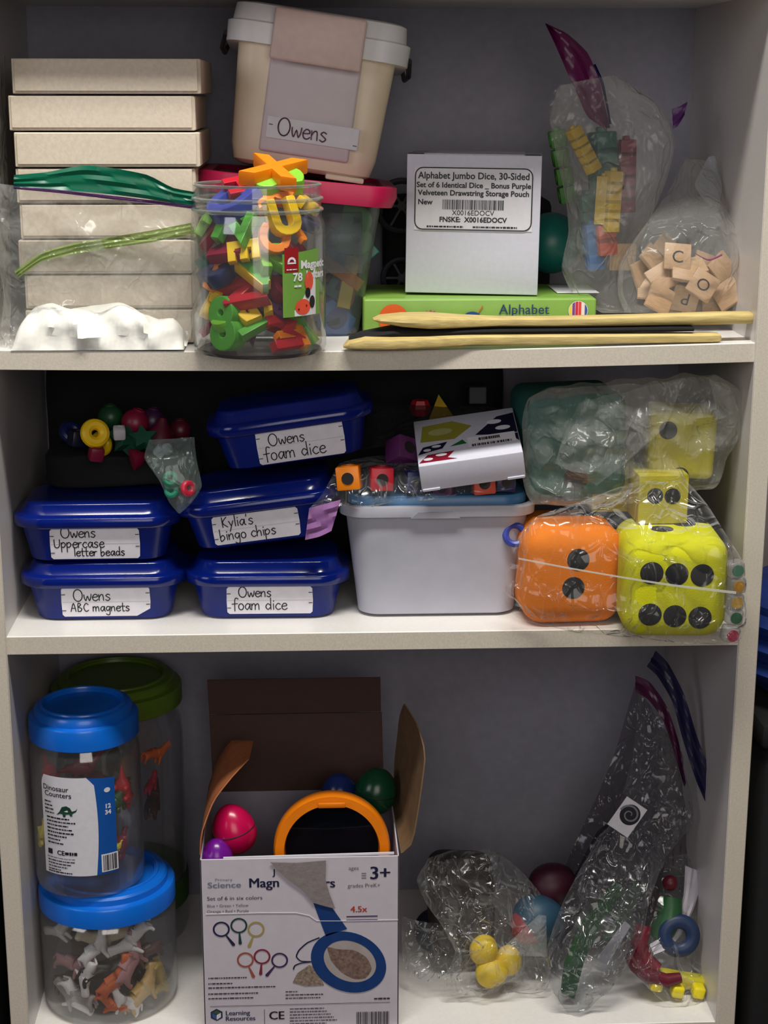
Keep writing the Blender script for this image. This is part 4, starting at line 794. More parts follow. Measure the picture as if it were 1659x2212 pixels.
bag('film', [(322, 950, .06), (312, 990, .045), (345, 1040, .042), (365, 1085, .042), (385, 1108, .042)], [(420, 944, .06), (424, 990, .045), (436, 1050, .042), (415, 1085, .042), (389, 1110, .042)], .042, .014, film('small_bag_film', (.85, .92, .9), .13, (190, 205, 200), .12, .5, 45, .6), sb, seed=73, nr=34, nc=22, amp=.004)
bead('ring', 'teal', 368, 1035, .042, .0085, (70, 20, 0), 'green ring bead at the upper left in the pointed bag')
bead('ring', 'teal', 372, 1062, .042, .0080, (60, -20, 0), 'green ring bead at the lower left in the pointed bag')
bead('ring', 'red', 403, 1055, .040, .0090, (75, 30, 30), 'pink ring bead at the right in the pointed bag')
# ================= bottom shelf =================
LIDB = mat('azure_lid_plastic', (8, 104, 210), .3, .04, 30, coat=.2)
LIDG = mat('moss_lid_plastic', (84, 110, 30), .35, .05, 30)
def lid_prof(r, h):
    return [(r*.97, 0), (r, .0015), (r, h*.62), (r*.985, h*.68), (r*.9, h*.72), (r*.89, h*.9), (r*.86, h*.97), (r*.79, h), (r*.70, h), (r*.69, h*.9), (r*.3, h*.88)]
def big_jar(label, c, R_, H, lid_r, lid_h, lidm, rot=(0, 0, 0), grp=None, film_=JAR):
    t = thing('storage_jar', label, 'jar', c, rot, grp)
    pf = [(R_*.86, 0), (R_*.97, .003), (R_, .012), (R_, H*.83), (R_*.97, H*.89), (R_*.9, H*.93), (R_*.9, H)]
    MB().lathe(pf+[(r-.0013, max(z, .003)) for r, z in pf[::-1]], 64).build('body', film_, t)
    MB().lathe(lid_prof(lid_r, lid_h), 64, T(0, 0, H-lid_h*.35)).build('lid', lidm, t)
    MB().torus(lid_r*.745, .0022, 64, 8, T(0, 0, H+lid_h*.65)).build('lid_ridge', lidm, t)
    return t
z3 = Z3+.0004
LJH = .132
LJ = big_jar('large clear jar of toy animals with azure lid, standing on the bottom shelf', (.0790, .0965, z3), .0760, LJH, .0765, .034, LIDB, (0, 0, 0), 'azure-lidded jars')
z4 = z3+LJH+.034*.65+.0005
zlid = at(180, 1630, .022).z
UH = zlid-z4+.036*.35
UJ = big_jar('smaller clear jar of dinosaur counters with azure lid, stacked on the animal jar', (.0635, .0830, z4), .0600, UH, .0595, .036, LIDB, (0, 0, 0), 'azure-lidded jars')
zg_ = at(250, 1566, .172).z
GJ = big_jar('tall dark jar with moss green lid in the back left corner', (.0800, .2480, z3), .0770, zg_-z3+.012, .0775, .034, LIDG)
MB().lathe([(.0785, 0), (.0788, .004), (.0788, .03), (.0775, .034)], 64, T(0, 0, .045), False, False).build('label_band', mat('moss_label', (60, 92, 40), .5, .05), GJ)
# dinosaur label
zu = z4; rl = .0602
def ux(px): q = at(px, 1790, .024); return math.asin(max(-.98, min(.98, (q.x-.0635)/rl)))*rl
X0, X1, XB = ux(91), ux(248), ux(205); Z0_, Z1_ = at(150, 1893, .023).z-zu, at(150, 1681, .023).z-zu
LBB = mat('label_blue', (14, 84, 168), .4, .03)
wpatch(XB-.012, X1, cf(Z0_), lambda t: Z1_-.004*t, -.0003).wrap(rl).build('label_blue_panel', LBB, UJ)
nn = 24; rings = []
for i in range(nn+1):
    tt = i/nn; z = Z0_+(Z1_-Z0_)*tt; xr = XB+.0035*math.sin(PI*tt)-(.007 if tt > .92 else 0)*((tt-.92)/.08)
    rings.append([(X0+(xr-X0)*j/10+(.0 if tt < .9 else .004*((tt-.9)/.1)**2*(1-j/10)), -.0007, z) for j in range(11)])
wl_ = MB().loft(rings, False, False, False).wrap(rl).build('label', PAPER, UJ)
H_ = Z1_-Z0_
mb = words([('Dinosaur', X0+.0025, Z1_-.0165, .0085, 'LEFT', .0001), ('Counters', X0+.0045, Z1_-.0235, .0085, 'LEFT', .0001), ('CE', X0+.022, Z0_+.0235, .0075, 'CENTER', .0002)], -.0010)
for k in range(4): bars(mb, X0+.004, X0+.013+.0012*k, Z1_-.030-.0042*k, .0017, k, -.001)
for k, l in enumerate([.028, .034, .026, .030, .032, .024, .016, .020]): bars(mb, X0+.006, X0+.006+l, Z1_-.048-.0042*k, .0019, 20+k, -.001)
bars(mb, X0+.027, X0+.041, Z0_+.026, .004, 77, -.001); mb.box((X0+.0085, -.001, Z0_+.026), (.006, .0001, .006)); bars(mb, X0+.004, X0+.038, Z0_+.0195, .0007, 5, -.001)
for k, l in enumerate([.033, .028, .024, .016]): bars(mb, X0+.005, X0+.005+l, Z0_+.0160-.0035*k, .0014, 40+k, -.001)
bars(mb, X0+.005, X0+.034, Z0_+.0028, .0016, 60, -.001)
mb.mark(); mb.wrap(rl).build_parts('lettering', INK, wl_)
dn = MB(); dx, dz = X0+.029, Z1_-.040
dn.add([(x+dx, -.0010, z+dz) for x, z in [(-.010, -.004), (-.006, .0005), (-.003, .006), (.002, .0075), (.006, .0055), (.008, .0015), (.012, .003), (.014, .0055), (.0125, .0015), (.008, -.0015), (.0085, -.004), (.006, -.004), (.005, -.002), (.001, -.0025), (.0005, -.0055), (-.002, -.0055), (-.0025, -.0025), (-.005, -.002)]], [tuple(range(18))])
dn.wrap(rl).build('printed_dinosaur', mat('print_dark_green', (22, 66, 48), .5, 0), wl_, False)
bcs = wpatch((XB+X1)/2-.0065, (XB+X1)/2+.0125, cf(Z0_+.0025), cf(Z0_+.0235), -.0008).wrap(rl).build('barcode_panel', PAPER, UJ, False)
mb = MB(); barcode(mb, (XB+X1)/2-.0045, (XB+X1)/2+.011, Z0_+.004, Z0_+.022, 9, -.0010); mb.wrap(rl).build('barcode', INK, bcs, False)
mb = MB(); cxx = (XB+X1)/2+.003; disc(mb, cxx, Z1_-.017, .0035, .0028, -.0006); mb.wrap(rl).build('printed_icon', PAPER, UJ, False)
words([('12', cxx, Z1_-.038, .007, 'CENTER', .0003), ('34', cxx, Z1_-.045, .007, 'CENTER', .0003)], -.0006).wrap(rl).build_parts('printed_numbers', PAPER, UJ)
# toy animals: skin-modifier figures
def skin(name, verts, edges_, radii, sub=2):
    me = bpy.data.meshes.new(name); me.from_pydata(verts, edges_, []); o = bpy.data.objects.new(name, me); COL.objects.link(o)
    md = o.modifiers.new('s', 'SKIN'); 
    for i, r in enumerate(radii): me.skin_vertices[0].data[i].radius = (r, r)
    me.skin_vertices[0].data[0].use_root = True; md.use_smooth_shade = True
    o.modifiers.new('u', 'SUBSURF').levels = sub
    dg = bpy.context.evaluated_depsgraph_get(); dg.update(); ev = o.evaluated_get(dg); nm = bpy.data.meshes.new_from_object(ev)
    bpy.data.objects.remove(o); nm.polygons.foreach_set('use_smooth', [True]*len(nm.polygons)); nm.materials.clear(); nm.materials.append(None); return nm
hv = [(0, 0, .30), (.22, 0, .33), (-.22, 0, .31), (.34, 0, .46), (.40, 0, .58), (.52, 0, .53), (-.33, 0, .28), (-.38, 0, .12), (.20, .08, .18), (.21, .085, .0), (.20, -.08, .18), (.21, -.085, .0), (-.22, .09, .18), (-.27, .09, .1), (-.24, .09, 0), (-.22, -.09, .18), (-.27, -.09, .1), (-.24, -.09, 0), (.38, .03, .66), (.38, -.03, .66)]
he = [(0, 1), (0, 2), (1, 3), (3, 4), (4, 5), (2, 6), (6, 7), (1, 8), (8, 9), (1, 10), (10, 11), (2, 12), (12, 13), (13, 14), (2, 15), (15, 16), (16, 17), (4, 18), (4, 19)]
HORSE = skin('animal', hv, he, [.12, .12, .125, .085, .075, .045, .03, .02, .05, .032, .05, .032, .065, .04, .032, .065, .04, .032, .018, .018])
dv = [(0, 0, .34), (.18, 0, .38), (-.2, 0, .30), (.32, 0, .52), (.36, 0, .66), (.5, 0, .66), (-.4, 0, .22), (-.62, 0, .2), (.06, .11, .15), (.08, .12, 0), (.06, -.11, .15), (.08, -.12, 0), (-.16, .11, .14), (-.14, .12, 0), (-.16, -.11, .14), (-.14, -.12, 0)]
de = [(0, 1), (0, 2), (1, 3), (3, 4), (4, 5), (2, 6), (6, 7), (1, 8), (8, 9), (1, 10), (10, 11), (2, 12), (12, 13), (2, 14), (14, 15)]
DINO = skin('dino', dv, de, [.17, .14, .14, .07, .065, .045, .07, .02, .06, .05, .06, .05, .07, .055, .07, .055])
ANC = {'white': (215, 212, 212), 'grey': (150, 145, 145), 'dusty pink': (165, 120, 125), 'brown': (80, 50, 40), 'tan': (190, 155, 90), 'orange brown': (190, 90, 45), 'black': (30, 26, 28), 'beige': (185, 172, 150), 'red': (190, 20, 50), 'yellow': (225, 205, 60), 'maroon': (120, 16, 40), 'green': (20, 80, 50), 'mustard': (170, 145, 50), 'orange': (220, 100, 30)}
def animal(me, name, c, px, py, Y, size, rot, lab, grp, zmin=None):
    o = bpy.data.objects.new(name, me); COL.objects.link(o); o.location = at(px, py, Y); o.scale = (size,)*3; o.rotation_euler = tuple(map(D, rot))
    o.material_slots[0].link = 'OBJECT'; o.material_slots[0].material = mat('toy_'+c.replace(' ', '_'), ANC[c], .45, .12, 90)
    return tag(o, lab, 'toy', grp)
G1 = 'toy animals in the jar'
for a in [('white', 125, 2030, .050, .052, (0, 60, 200), 'white toy animal head-down at the upper left wall of the jar'), ('white', 172, 2085, .036, .050, (20, 130, 0), 'white toy animal upside down left of the middle of the jar'), ('white', 215, 2050, .038, .055, (0, -30, 10), 'white toy animal stretched under the azure lid'), ('beige', 268, 2060, .034, .075, (0, 20, 190), 'large beige toy animal in the middle with its leg forward'), ('white', 335, 2030, .045, .060, (10, 60, 160), 'spotted white toy animal at the upper right wall'),
 ('dusty pink', 125, 2110, .042, .055, (0, 20, 20), 'dusty pink toy animal at the left wall of the jar'), ('dusty pink', 305, 2105, .044, .070, (0, -40, 10), 'dusty pink toy animal right of the middle'), ('black', 215, 2130, .040, .070, (0, 10, 20), 'black toy animal in the middle of the jar'), ('orange brown', 262, 2152, .030, .062, (0, -25, 0), 'orange brown toy animal low in the middle'), ('orange brown', 215, 2172, .032, .040, (0, 60, 0), 'small orange brown toy piece below the black animal'),
 ('mustard', 345, 2140, .042, .065, (0, 90, 20), 'mustard toy animal at the right wall of the jar'), ('tan', 335, 2185, .036, .065, (0, -20, 0), 'pale tan toy animal at the lower right'), ('white', 270, 2195, .030, .050, (0, -20, 180), 'white toy animal at the bottom near the front'), ('grey', 170, 2190, .034, .060, (0, 10, 180), 'grey toy animal at the lower left'), ('white', 120, 2185, .046, .055, (0, 80, 30), 'white toy animal standing on end at the lower left wall'), ('brown', 350, 2085, .050, .055, (0, 20, 160), 'maroon-brown toy animal behind the right wall'),
 ('brown', 160, 2150, .075, .070, (0, 0, 40), 'brown toy animal deep in the jar'), ('black', 300, 2160, .080, .070, (0, 40, 10), 'black toy animal deep at the right of the jar'), ('black', 230, 2080, .080, .075, (0, 100, 10), 'dark toy animal deep under the lid')]:
    fit_in(animal(HORSE, 'toy_animal', a[0], *a[1:6], a[6], G1), .0790, .0965, .0735, z3+.004, z3+.116)
G2 = 'dinosaur counters in the upper jar'
for a in [('red', 82, 1690, .060, .045, (0, 40, 0), 'red dinosaur counter whose tail sticks up left of the label'), ('red', 272, 1725, .045, .052, (0, 95, 30), 'red dinosaur counter head-down right of the label'), ('red', 278, 1800, .045, .060, (0, 70, 200), 'red dinosaur counter below the head-down one'), ('maroon', 270, 1860, .050, .045, (0, 10, 20), 'maroon dinosaur counter at the bottom right of the jar'), ('yellow', 82, 1830, .060, .040, (0, -35, 0), 'yellow dinosaur counter left of the label'),
 ('yellow', 266, 1846, .034, .016, (0, 0, 0), 'tiny bit of a yellow dinosaur counter over the maroon one'), ('green', 256, 1750, .06, .045, (0, 0, 0), 'dark green dinosaur counter behind the red ones'), ('maroon', 180, 1660, .06, .050, (0, 0, 0), 'maroon dinosaur counter under the lid'), ('maroon', 120, 1760, .09, .06, (0, 0, 0), 'dark maroon dinosaur counter deep at the left'), ('green', 190, 1800, .1, .06, (0, 0, 90), 'green dinosaur counter deep behind the label'), ('maroon', 200, 1720, .1, .06, (0, 0, 30), 'maroon dinosaur counter deep behind the label')]:
    fit_in(animal(DINO, 'dinosaur_counter', a[0], *a[1:6], a[6], G2), .0635, .0830, .0575, z4+.004, z4+UH*.88)
G3 = 'toys in the green-lidded jar'
for a in [('orange', 325, 1650, .20, .045, (0, 20, 0), 'dim orange toy animal high in the tall dark jar'), ('red', 325, 1712, .20, .035, (0, 0, 30), 'dim red toy animal below the orange one in the tall dark jar'), ('brown', 330, 1760, .22, .06, (0, 0, 30), 'brown toy animal low in the tall dark jar'), ('black', 250, 1680, .25, .08, (0, 0, 30), 'black toy animal deep in the tall dark jar')]:
    fit_in(animal(HORSE, 'toy_animal', a[0], *a[1:6], a[6], G3), .08, .248, .0745, z3+.004, z3+.27)
# ---------------- magnifier box ----------------
BXF = mat('box_print_white', (205, 198, 208), .5, .02, 80); KR = mat('kraft_card', (120, 78, 50), .8, .06, 100, bump=.1, bscale=300); KRD = mat('dark_kraft_card', (74, 52, 46), .85, .05, 100); TORN = mat('torn_grey_card', (140, 130, 130), .9, .05, 200, bump=.2, bscale=200)
mx0, mx1 = at(433, 1900, .01).x, at(862, 1900, .01).x; mw = mx1-mx0; mt_ = at(640, 1853, .01).z; mh = mt_-z3; mdp = .176
mg = thing('magnifier_box', 'torn-open white printed magnifier box on the bottom shelf', 'box', ((mx0+mx1)/2, .010, z3))
MB().rbox((0, .0008, mh/2), (mw, .0016, mh), .0004, 1).build('front_wall', BXF, mg)
for s_ in (-1, 1): MB().rbox((s_*(mw/2-.0008), mdp/2, mh/2), (.0016, mdp, mh), .0004, 1).build('side_wall', BXF, mg)
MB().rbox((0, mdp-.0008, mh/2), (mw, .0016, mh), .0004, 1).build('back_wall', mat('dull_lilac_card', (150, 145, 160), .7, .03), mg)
MB().rbox((0, mdp/2, .001), (mw-.003, mdp-.003, .0016), .0004, 1).build('base', KR, mg)
fl = MB().loft([[(x, mdp-.001+dy, z), (x, mdp+.0006+dy, z)] for x, dy, z in []] or [[(-mw/2+.005, mdp-.001, mh), (mw/2-.008, mdp-.001, mh), (mw/2-.008, mdp+.0006, mh), (-mw/2+.005, mdp+.0006, mh)], [(-mw/2+.002, mdp+.010, mh+.092), (mw/2-.010, mdp+.010, mh+.092), (mw/2-.010, mdp+.0116, mh+.092), (-mw/2+.002, mdp+.0116, mh+.092)]]); fl.build('back_flap', KRD, mg)
MB().loft([[(-mw/2+.002, mdp+.0105, mh+.093), (mw/2-.011, mdp+.0105, mh+.093), (mw/2-.011, mdp+.012, mh+.093), (-mw/2+.002, mdp+.012, mh+.093)], [(-mw/2+.001, mdp+.004, mh+.138), (mw/2-.012, mdp+.004, mh+.138), (mw/2-.012, mdp+.0055, mh+.138), (-mw/2+.001, mdp+.0055, mh+.138)]]).build('tuck_flap', KRD, mg)
# side flaps, curved sheets standing up from the side walls
def flap(name, pts0, pts1, mt, th=.0014, n=14):
    A = resample(pts0, n); B = resample(pts1, n); rings = []
    for i in range(n):
        f = [A[i].lerp(B[i], k/8) for k in range(9)]; rings.append([tuple(p) for p in f]+[tuple(p+Vector((th, 0, 0))) for p in f[::-1]])
    return MB().loft(rings).build(name, mt, mg)
g0 = mg.location
def lp_(px, py, Y): return at(px, py, Y)-g0
flap('side_flap', [lp_(431, 1847, .012), lp_(434, 1800, .015), lp_(460, 1730, .03), lp_(500, 1678, .045), lp_(536, 1640, .06)], [Vector((-mw/2, .165, mh)), lp_(450, 1700, .165), lp_(470, 1640, .16), lp_(500, 1600, .15), lp_(545, 1600, .12)], mat('orange_kraft', (165, 95, 50), .75, .08, 90))
flap('side_flap', [lp_(866, 1843, .012), lp_(889, 1820, .015), lp_(905, 1730, .02), lp_(917, 1630, .03), lp_(900, 1565, .05), lp_(873, 1520, .07)], [Vector((mw/2-.001, .165, mh)), lp_(850, 1690, .165), lp_(852, 1640, .165), lp_(858, 1590, .16), lp_(862, 1550, .14), lp_(870, 1525, .12)], mat('brown_kraft', (112, 88, 60), .8, .1, 60))
MB().rbox((.012, .003, mh+.0006), (mw-.03, .0012, .003), .0003, 1, RY(-.6)).build('fold_edge', PAPER, mg)
# print
def mp_(px, py): q = at(px, py, .010); return (q.x-g0.x, q.z-g0.z)
NV = mat('print_dark_navy', (24, 26, 62), .5, 0)
A_ = lambda px, py: mp_(px, py)
def wd_(mb, t, px, py, hpx, al='LEFT', bo=.0002, xs=1):
    x, z = mp_(px, py); vs, fs = glyphs(t, hpx/2000/.70, al, xs=xs)
    for k in (0, 1, -1) if hpx > 10 and bo else (0,): mb.add(vs, fs, T(x+k*hpx*.000018, -.0004-.00002*k, z+abs(k)*.0001))
    mb.mark()
mb = MB()
wd_(mb, 'Magn', 537, 1917, 22, bo=.0001); wd_(mb, 'rs', 700, 1917, 22, bo=.0001, xs=1); wd_(mb, 'J', 590, 1890, 14, bo=.0002); wd_(mb, '3+', 798, 1899, 30, bo=.00025)
wd_(mb, 'Set of 6 in six colors', 447, 1945, 9, bo=.00012, xs=1.12); mb.build_parts('lettering', NV, mg)
mb = MB(); wd_(mb, 'Blue • Green • Yellow', 447, 1960, 7, bo=0); wd_(mb, 'Orange • Red • Purple', 447, 1972, 7, bo=0); wd_(mb, 'ages', 753, 1879, 9, bo=.0002); wd_(mb, 'grades PreK+', 751, 1917, 9, bo=.0001); 
for k in range(3): x, z = mp_(786, 1886+5*k); mb.box((x, -.0004, z), (.005, .0001, .0008)).mark()
mb.build_parts('small_lettering', mat('print_grey_green', (95, 98, 90), .5, 0), mg)
mb = MB(); wd_(mb, '4.5x', 757, 1970, 14, bo=.0002, xs=1.05); mb.build_parts('scale_lettering', mat('print_rust', (180, 60, 34), .5, 0), mg)
mb = MB(); x, z = mp_(782, 1979); mb.box((x, -.0004, z), (.034, .0001, .0012)).mark(); x, z = mp_(782, 1987); mb.box((x, -.0004, z), (.034, .0001, .0012)); mb.build_parts('underline', mat('print_plum', (60, 40, 84), .5, 0), mg)
mb = MB(); wd_(mb, 'Science', 448, 1918, 13, bo=.0004, xs=1.3); wd_(mb, 'Primary', 464, 1903, 6, bo=.0001, xs=1.4); mb.build_parts('banner_lettering', mat('print_grey_blue', (118, 120, 140), .5, 0), mg)
mb = MB()
for k, (py, x1_) in enumerate([(2113, 533), (2125, 502), (2134, 595), (2147, 558), (2157, 547)]): a = mp_(450, py); b = mp_(x1_, py); bars(mb, a[0], b[0], a[1], .0016, 200+k)
for k, (py, x1_) in enumerate([(2142, 644), (2149, 698), (2156, 692)]): a = mp_(617, py); b = mp_(x1_, py); bars(mb, a[0], b[0], a[1], .0013, 210+k)
a = mp_(808, 2157); b = mp_(842, 2157); bars(mb, a[0], b[0], a[1], .0022, 230)
for k in range(9): a = mp_(626, 2179+6.5*k); b = mp_(700+(k*37) % 30, 2179+6.5*k); bars(mb, a[0], b[0], a[1], .0012, 240+k)
a = mp_(454, 2172); b = mp_(842, 2166); mb.box(((a[0]+b[0])/2, -.0004, (a[1]+b[1])/2), (b[0]-a[0], .0001, .0005))
a = mp_(571, 2180); mb.box((a[0], -.0004, a[1]-.016), (.0005, .0001, .032)); a = mp_(770, 2212); b = mp_(842, 2184); barcode(mb, a[0], b[0], a[1]-.004, b[1], 12)
mb.build('fine_print', mat('print_soft_black', (60, 54, 66), .5, 0), mg, False)
mb = MB(); wd_(mb, 'CE', 581, 2202, 20, bo=.0001, xs=1); mb.build_parts('mark_lettering', INK, mg)
mb = MB(); wd_(mb, 'Learning', 487, 2193, 11, bo=.00012); wd_(mb, 'Resources', 487, 2205, 11, bo=.00012); mb.build_parts('maker_lettering', mat('print_slate', (44, 52, 84), .5, 0), mg)
c = mp_(468, 2192); mb = MB(); r = .0075
hexp = [(c[0]+r*math.cos(PI/6+PI*k/3), c[1]+r*math.sin(PI/6+PI*k/3)) for k in range(6)]
def quad(name, pts, mt, y=-.0006): return MB().add([(x, y, z) for x, z in pts], [tuple(range(len(pts)))]).build(name, mt, mg, False)
quad('cube_emblem', hexp, mat('print_slate', (44, 52, 84)), -.0003); q_ = lambda k, f=.72: (c[0]+(hexp[k][0]-c[0])*f, c[1]+(hexp[k][1]-c[1])*f)
quad('cube_emblem_top', [q_(1, .8), q_(0), (c[0], c[1]+.0008), q_(2)], mat('print_olive_dark', (60, 84, 60))); quad('cube_emblem_side', [q_(0), q_(5), q_(4, .8), (c[0], c[1])], PAPER); quad('cube_emblem_side', [(c[0]-.0006, c[1]), q_(4, .8), q_(3), q_(2)], mat('print_sky', (60, 90, 150)))
def pring(name, px, py, rpx, wpx, hx, hy, mt):
    mb = MB(); c = mp_(px, py); r = rpx/2000; w_ = wpx/2000; n = 28
    mb.loft([[(c[0]+q*math.cos(2*PI*k/n), -.0005, c[1]+q*math.sin(2*PI*k/n)) for q in (r-w_, r)] for k in range(n+1)], False, False, False)
    h = mp_(hx, hy); d = Vector((h[0]-c[0], 0, h[1]-c[1])).normalized(); u = Vector((-d.z, 0, d.x)); a = Vector((c[0], -.0005, c[1]))+d*r; b = Vector((h[0], -.0005, h[1]))
    mb.add([a-u*.0008, a+u*.0008, b+u*.0019, b+d*.0015, b-u*.0019], [(0, 1, 2, 3, 4)]); return mb.build(name, mt, mg, False)
for px, py, hx, hy, cc in ((478, 2007, 505, 2041, (28, 34, 72)), (516, 1999, 519, 2038, (24, 62, 62)), (553, 2007, 538, 2044, (165, 150, 80)), (530, 2073, 548, 2110, (160, 84, 66)), (566, 2066, 563, 2104, (130, 40, 58)), (604, 2074, 576, 2107, (62, 40, 84))):
    pring('printed_magnifier', px, py, 18.5, 4, hx, hy, mat('print_ring_%d_%d' % (cc[0], cc[1]), cc, .5, 0))
BIGB = mat('print_big_blue', (20, 60, 122), .4, .08, 60)
c = mp_(753, 2078); n = 48; mb = MB(); ea = math.radians(-32)
def el(rx, rz, k, cx=0, cz=0): a = 2*PI*k/n; x, z = rx*math.cos(a), rz*math.sin(a); return (c[0]+cx+x*math.cos(ea)-z*math.sin(ea), -.0006, c[1]+cz+x*math.sin(ea)+z*math.cos(ea))
mb.loft([[el(.0435, .0350, k), el(.0305, .0235, k, .0015, .001)] for k in range(n+1)], False, False, False)
h1, h2, h3, h4 = mp_(676, 1948), mp_(710, 1950), mp_(750, 2006), mp_(704, 2022); mb.add([(h1[0], -.0006, h1[1]), (h2[0], -.0006, h2[1]), (h3[0], -.0006, h3[1]), (h4[0], -.0006, h4[1])], [(0, 1, 2, 3)])
mb.build('printed_blue_magnifier', BIGB, mg, False)
mb = MB(); mb.add([el(.033, .025, k, .0015, .001) for k in range(n)], [tuple(range(n))]); mb.v = [v+Vector((0, .0002, 0)) for v in mb.v]; mb.build('printed_lens', mat('print_lens', (176, 166, 164), .5, .05), mg, False)
mb = MB(); pts = resample([Vector((mp_(*p)[0], -.0006, mp_(*p)[1])) for p in [(706, 2044), (730, 2050), (765, 2052), (792, 2068), (803, 2092), (790, 2112), (765, 2114), (738, 2100), (715, 2074), (706, 2044)]], 40)[:-1]; mb.add(pts, [tuple(range(39))]); mb.build('printed_shell', mat('print_shell', (132, 108, 98), .6, .25, 250), mg, False)
mb = MB(); pts = [mp_(*p) for p in [(632, 2122), (642, 2102), (668, 2084), (682, 2090), (700, 2128), (660, 2130)]]; mb.add([(x, -.00045, z) for x, z in pts], [tuple(range(6))]); mb.build('printed_wing', mat('print_wing', (150, 132, 118), .6, .3, 300), mg, False)
mb = MB(); mb.tube(resample([(mp_(*p)[0], -.0004, mp_(*p)[1]) for p in [(690, 2025), (664, 2036), (646, 2052), (640, 2066), (650, 2076), (674, 2077), (650, 2080), (636, 2086), (634, 2094)]], 30), .0008, 6, flat=.3); mb.build('printed_cord', NV, mg)
tp = [(584, 1861), (640, 1862), (704, 1857), (703, 1898), (712, 1930), (724, 1961), (700, 1955), (676, 1948), (655, 1922), (622, 1898), (600, 1878)]
tpp = [mp_(*p) for p in tp]; MB().prism(tpp, -.0022, -.0012).build('torn_flap', TORN, mg, False)
MB().tube([(mp_(*p)[0], -.0004, mp_(*p)[1]) for p in [(445, 1975), (560, 1972), (640, 1972), (668, 1978), (684, 1989), (760, 1989), (860, 1987)]], .0006, 6, flat=.5).build('tear_ridge', PAPER, mg)
# things in the magnifier box
mag = thing('magnifier', 'orange-rimmed magnifier standing in the torn box', 'magnifier', at(717, 1850, .06)-Vector((0, 0, .01)))
r_ = .0645; cz = at(717, 1714, .06).z-r_-mag.location.z
pr2 = [(r_*.80, -.006), (r_*.82, -.012), (r_*.97, -.012), (r_, -.008), (r_, .006), (r_*.97, .010), (r_*.84, .010), (r_*.80, .006)]
ringv = MB(); n = 72; rings = [[(r*math.cos(2*PI*k/n), z, r*.99*math.sin(2*PI*k/n)) for r, z in pr2] for k in range(n+1)]
ringv.loft(rings, False, False, True, T(0, 0, cz) @ RX(-6)); ringv.build('rim', mat('orange_gloss', (238, 128, 14), .3, .05, 30, coat=.3), mag)
MB().rbox((.0, -.0125, cz+r_*.87), (.030, .003, .006), .001, 2).build('rim_catch', mat('orange_gloss', (238, 128, 14)), mag)
MB().lathe([(r_*.81, -.0015), (r_*.81, .0015), (r_*.4, .003), (.001, .0035)], 48, T(0, 0, cz) @ RX(84)).build('lens', film('dark_lens', (.25, .28, .34), .25, (22, 28, 40), .08), mag)
def egg(c, px, py, Y, r, lab, rot=(0, 0, 0), e=.15, scz=1.2):
    t = thing('egg_shaker', lab, 'toy', at(px, py, Y), tuple(map(D, rot)), 'egg toys in the magnifier box')
    MB().ball((0, 0, 0), r, (1, 1, scz), 28, 18, egg=e).build('shell', mat('gloss_'+c.replace(' ', '_'), {'magenta': (190, 10, 75), 'violet': (110, 20, 140), 'royal blue': (28, 48, 110), 'bottle green': (14, 70, 44)}[c], .25, .03), t); MB().torus(r*1.0, .0006, 28, 6).build('seam', DKP, t)
egg('magenta', 505, 1790, .06, .024, 'magenta egg leaning in the left of the torn box', (0, -15, 0)); egg('violet', 468, 1852, .035, .018, 'violet egg just above the front edge of the torn box')
egg('royal blue', 733, 1712, .13, .021, 'dark blue egg behind the orange magnifier rim', (0, 0, 0), .1, 1.1); egg('bottle green', 812, 1708, .12, .024, 'dark green egg at the right of the torn box', (0, 10, 0), .1, 1.15)
# ---------------- bag of egg toys, floor centre ----------------
def small_egg(c, cc, px, py, Y, r, lab, rot=(0, 0, 0), scz=1.15, clampz=True):
    p = at(px, py, Y)
    if clampz: p.z = max(p.z, z3+r*scz+.0005)
    o = MB().ball((0, 0, 0), r, (1, 1, scz), 24, 16, egg=.12).build('toy_egg', mat('egg_'+c, cc, .5, .06, 60), None); o.location = p; o.rotation_euler = tuple(map(D, rot)); tag(o, lab, 'toy', 'coloured eggs in the crumpled bag')
YE = (222, 190, 40)
small_egg('yellow', YE, 1038, 2074, .088, .0165, 'upper yellow egg of the pair in the crumpled bag', (20, 10, 0)); small_egg('yellow', YE, 1028, 2108, .072, .0165, 'lower yellow egg of the pair in the crumpled bag', (0, 80, 0)); small_egg('yellow', YE, 1053, 2108, .094, .0150, 'yellow egg tucked right behind the pair', (20, 0, 0)); small_egg('yellow', YE, 1097, 2112, .085, .0155, 'single yellow egg on the right of the pair')
small_egg('blue', (40, 72, 94), 1108, 1985, .105, .028, 'dull blue egg high in the crumpled bag', (0, 90, 0), 1.1, False); small_egg('maroon', (62, 12, 34), 1148, 1935, .135, .026, 'dim maroon egg behind the dull blue one', (0, 60, 0), 1.1, False); small_egg('coral', (140, 52, 60), 1142, 2035, .10, .022, 'coral egg in the pointed corner of the bag', (0, 0, 0), 1.1, False)
small_egg('darkgreen', (60, 95, 80), 1150, 2110, .12, .024, 'grey green egg at the bottom right of the bag'); small_egg('navy', (24, 34, 56), 895, 2010, .17, .028, 'dark blue egg between the box and the bag', (0, 90, 0), 1.4, False)
pouch('dark brown crumpled pouch inside the egg bag', at(925, 1900, .13).x, at(1075, 1900, .13).x, .105, .20, z3+.02, at(1000, 1855, .15).z, 12, mat('brown_cloth', (40, 26, 24), .55, .2, 30, bump=.4, bscale=40))
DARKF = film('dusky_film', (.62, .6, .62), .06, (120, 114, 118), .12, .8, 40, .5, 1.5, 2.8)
eb = thing('egg_bag', 'large crumpled clear bag of coloured eggs on the bottom shelf', 'bag', at(1040, 2165, .07), wl=True)
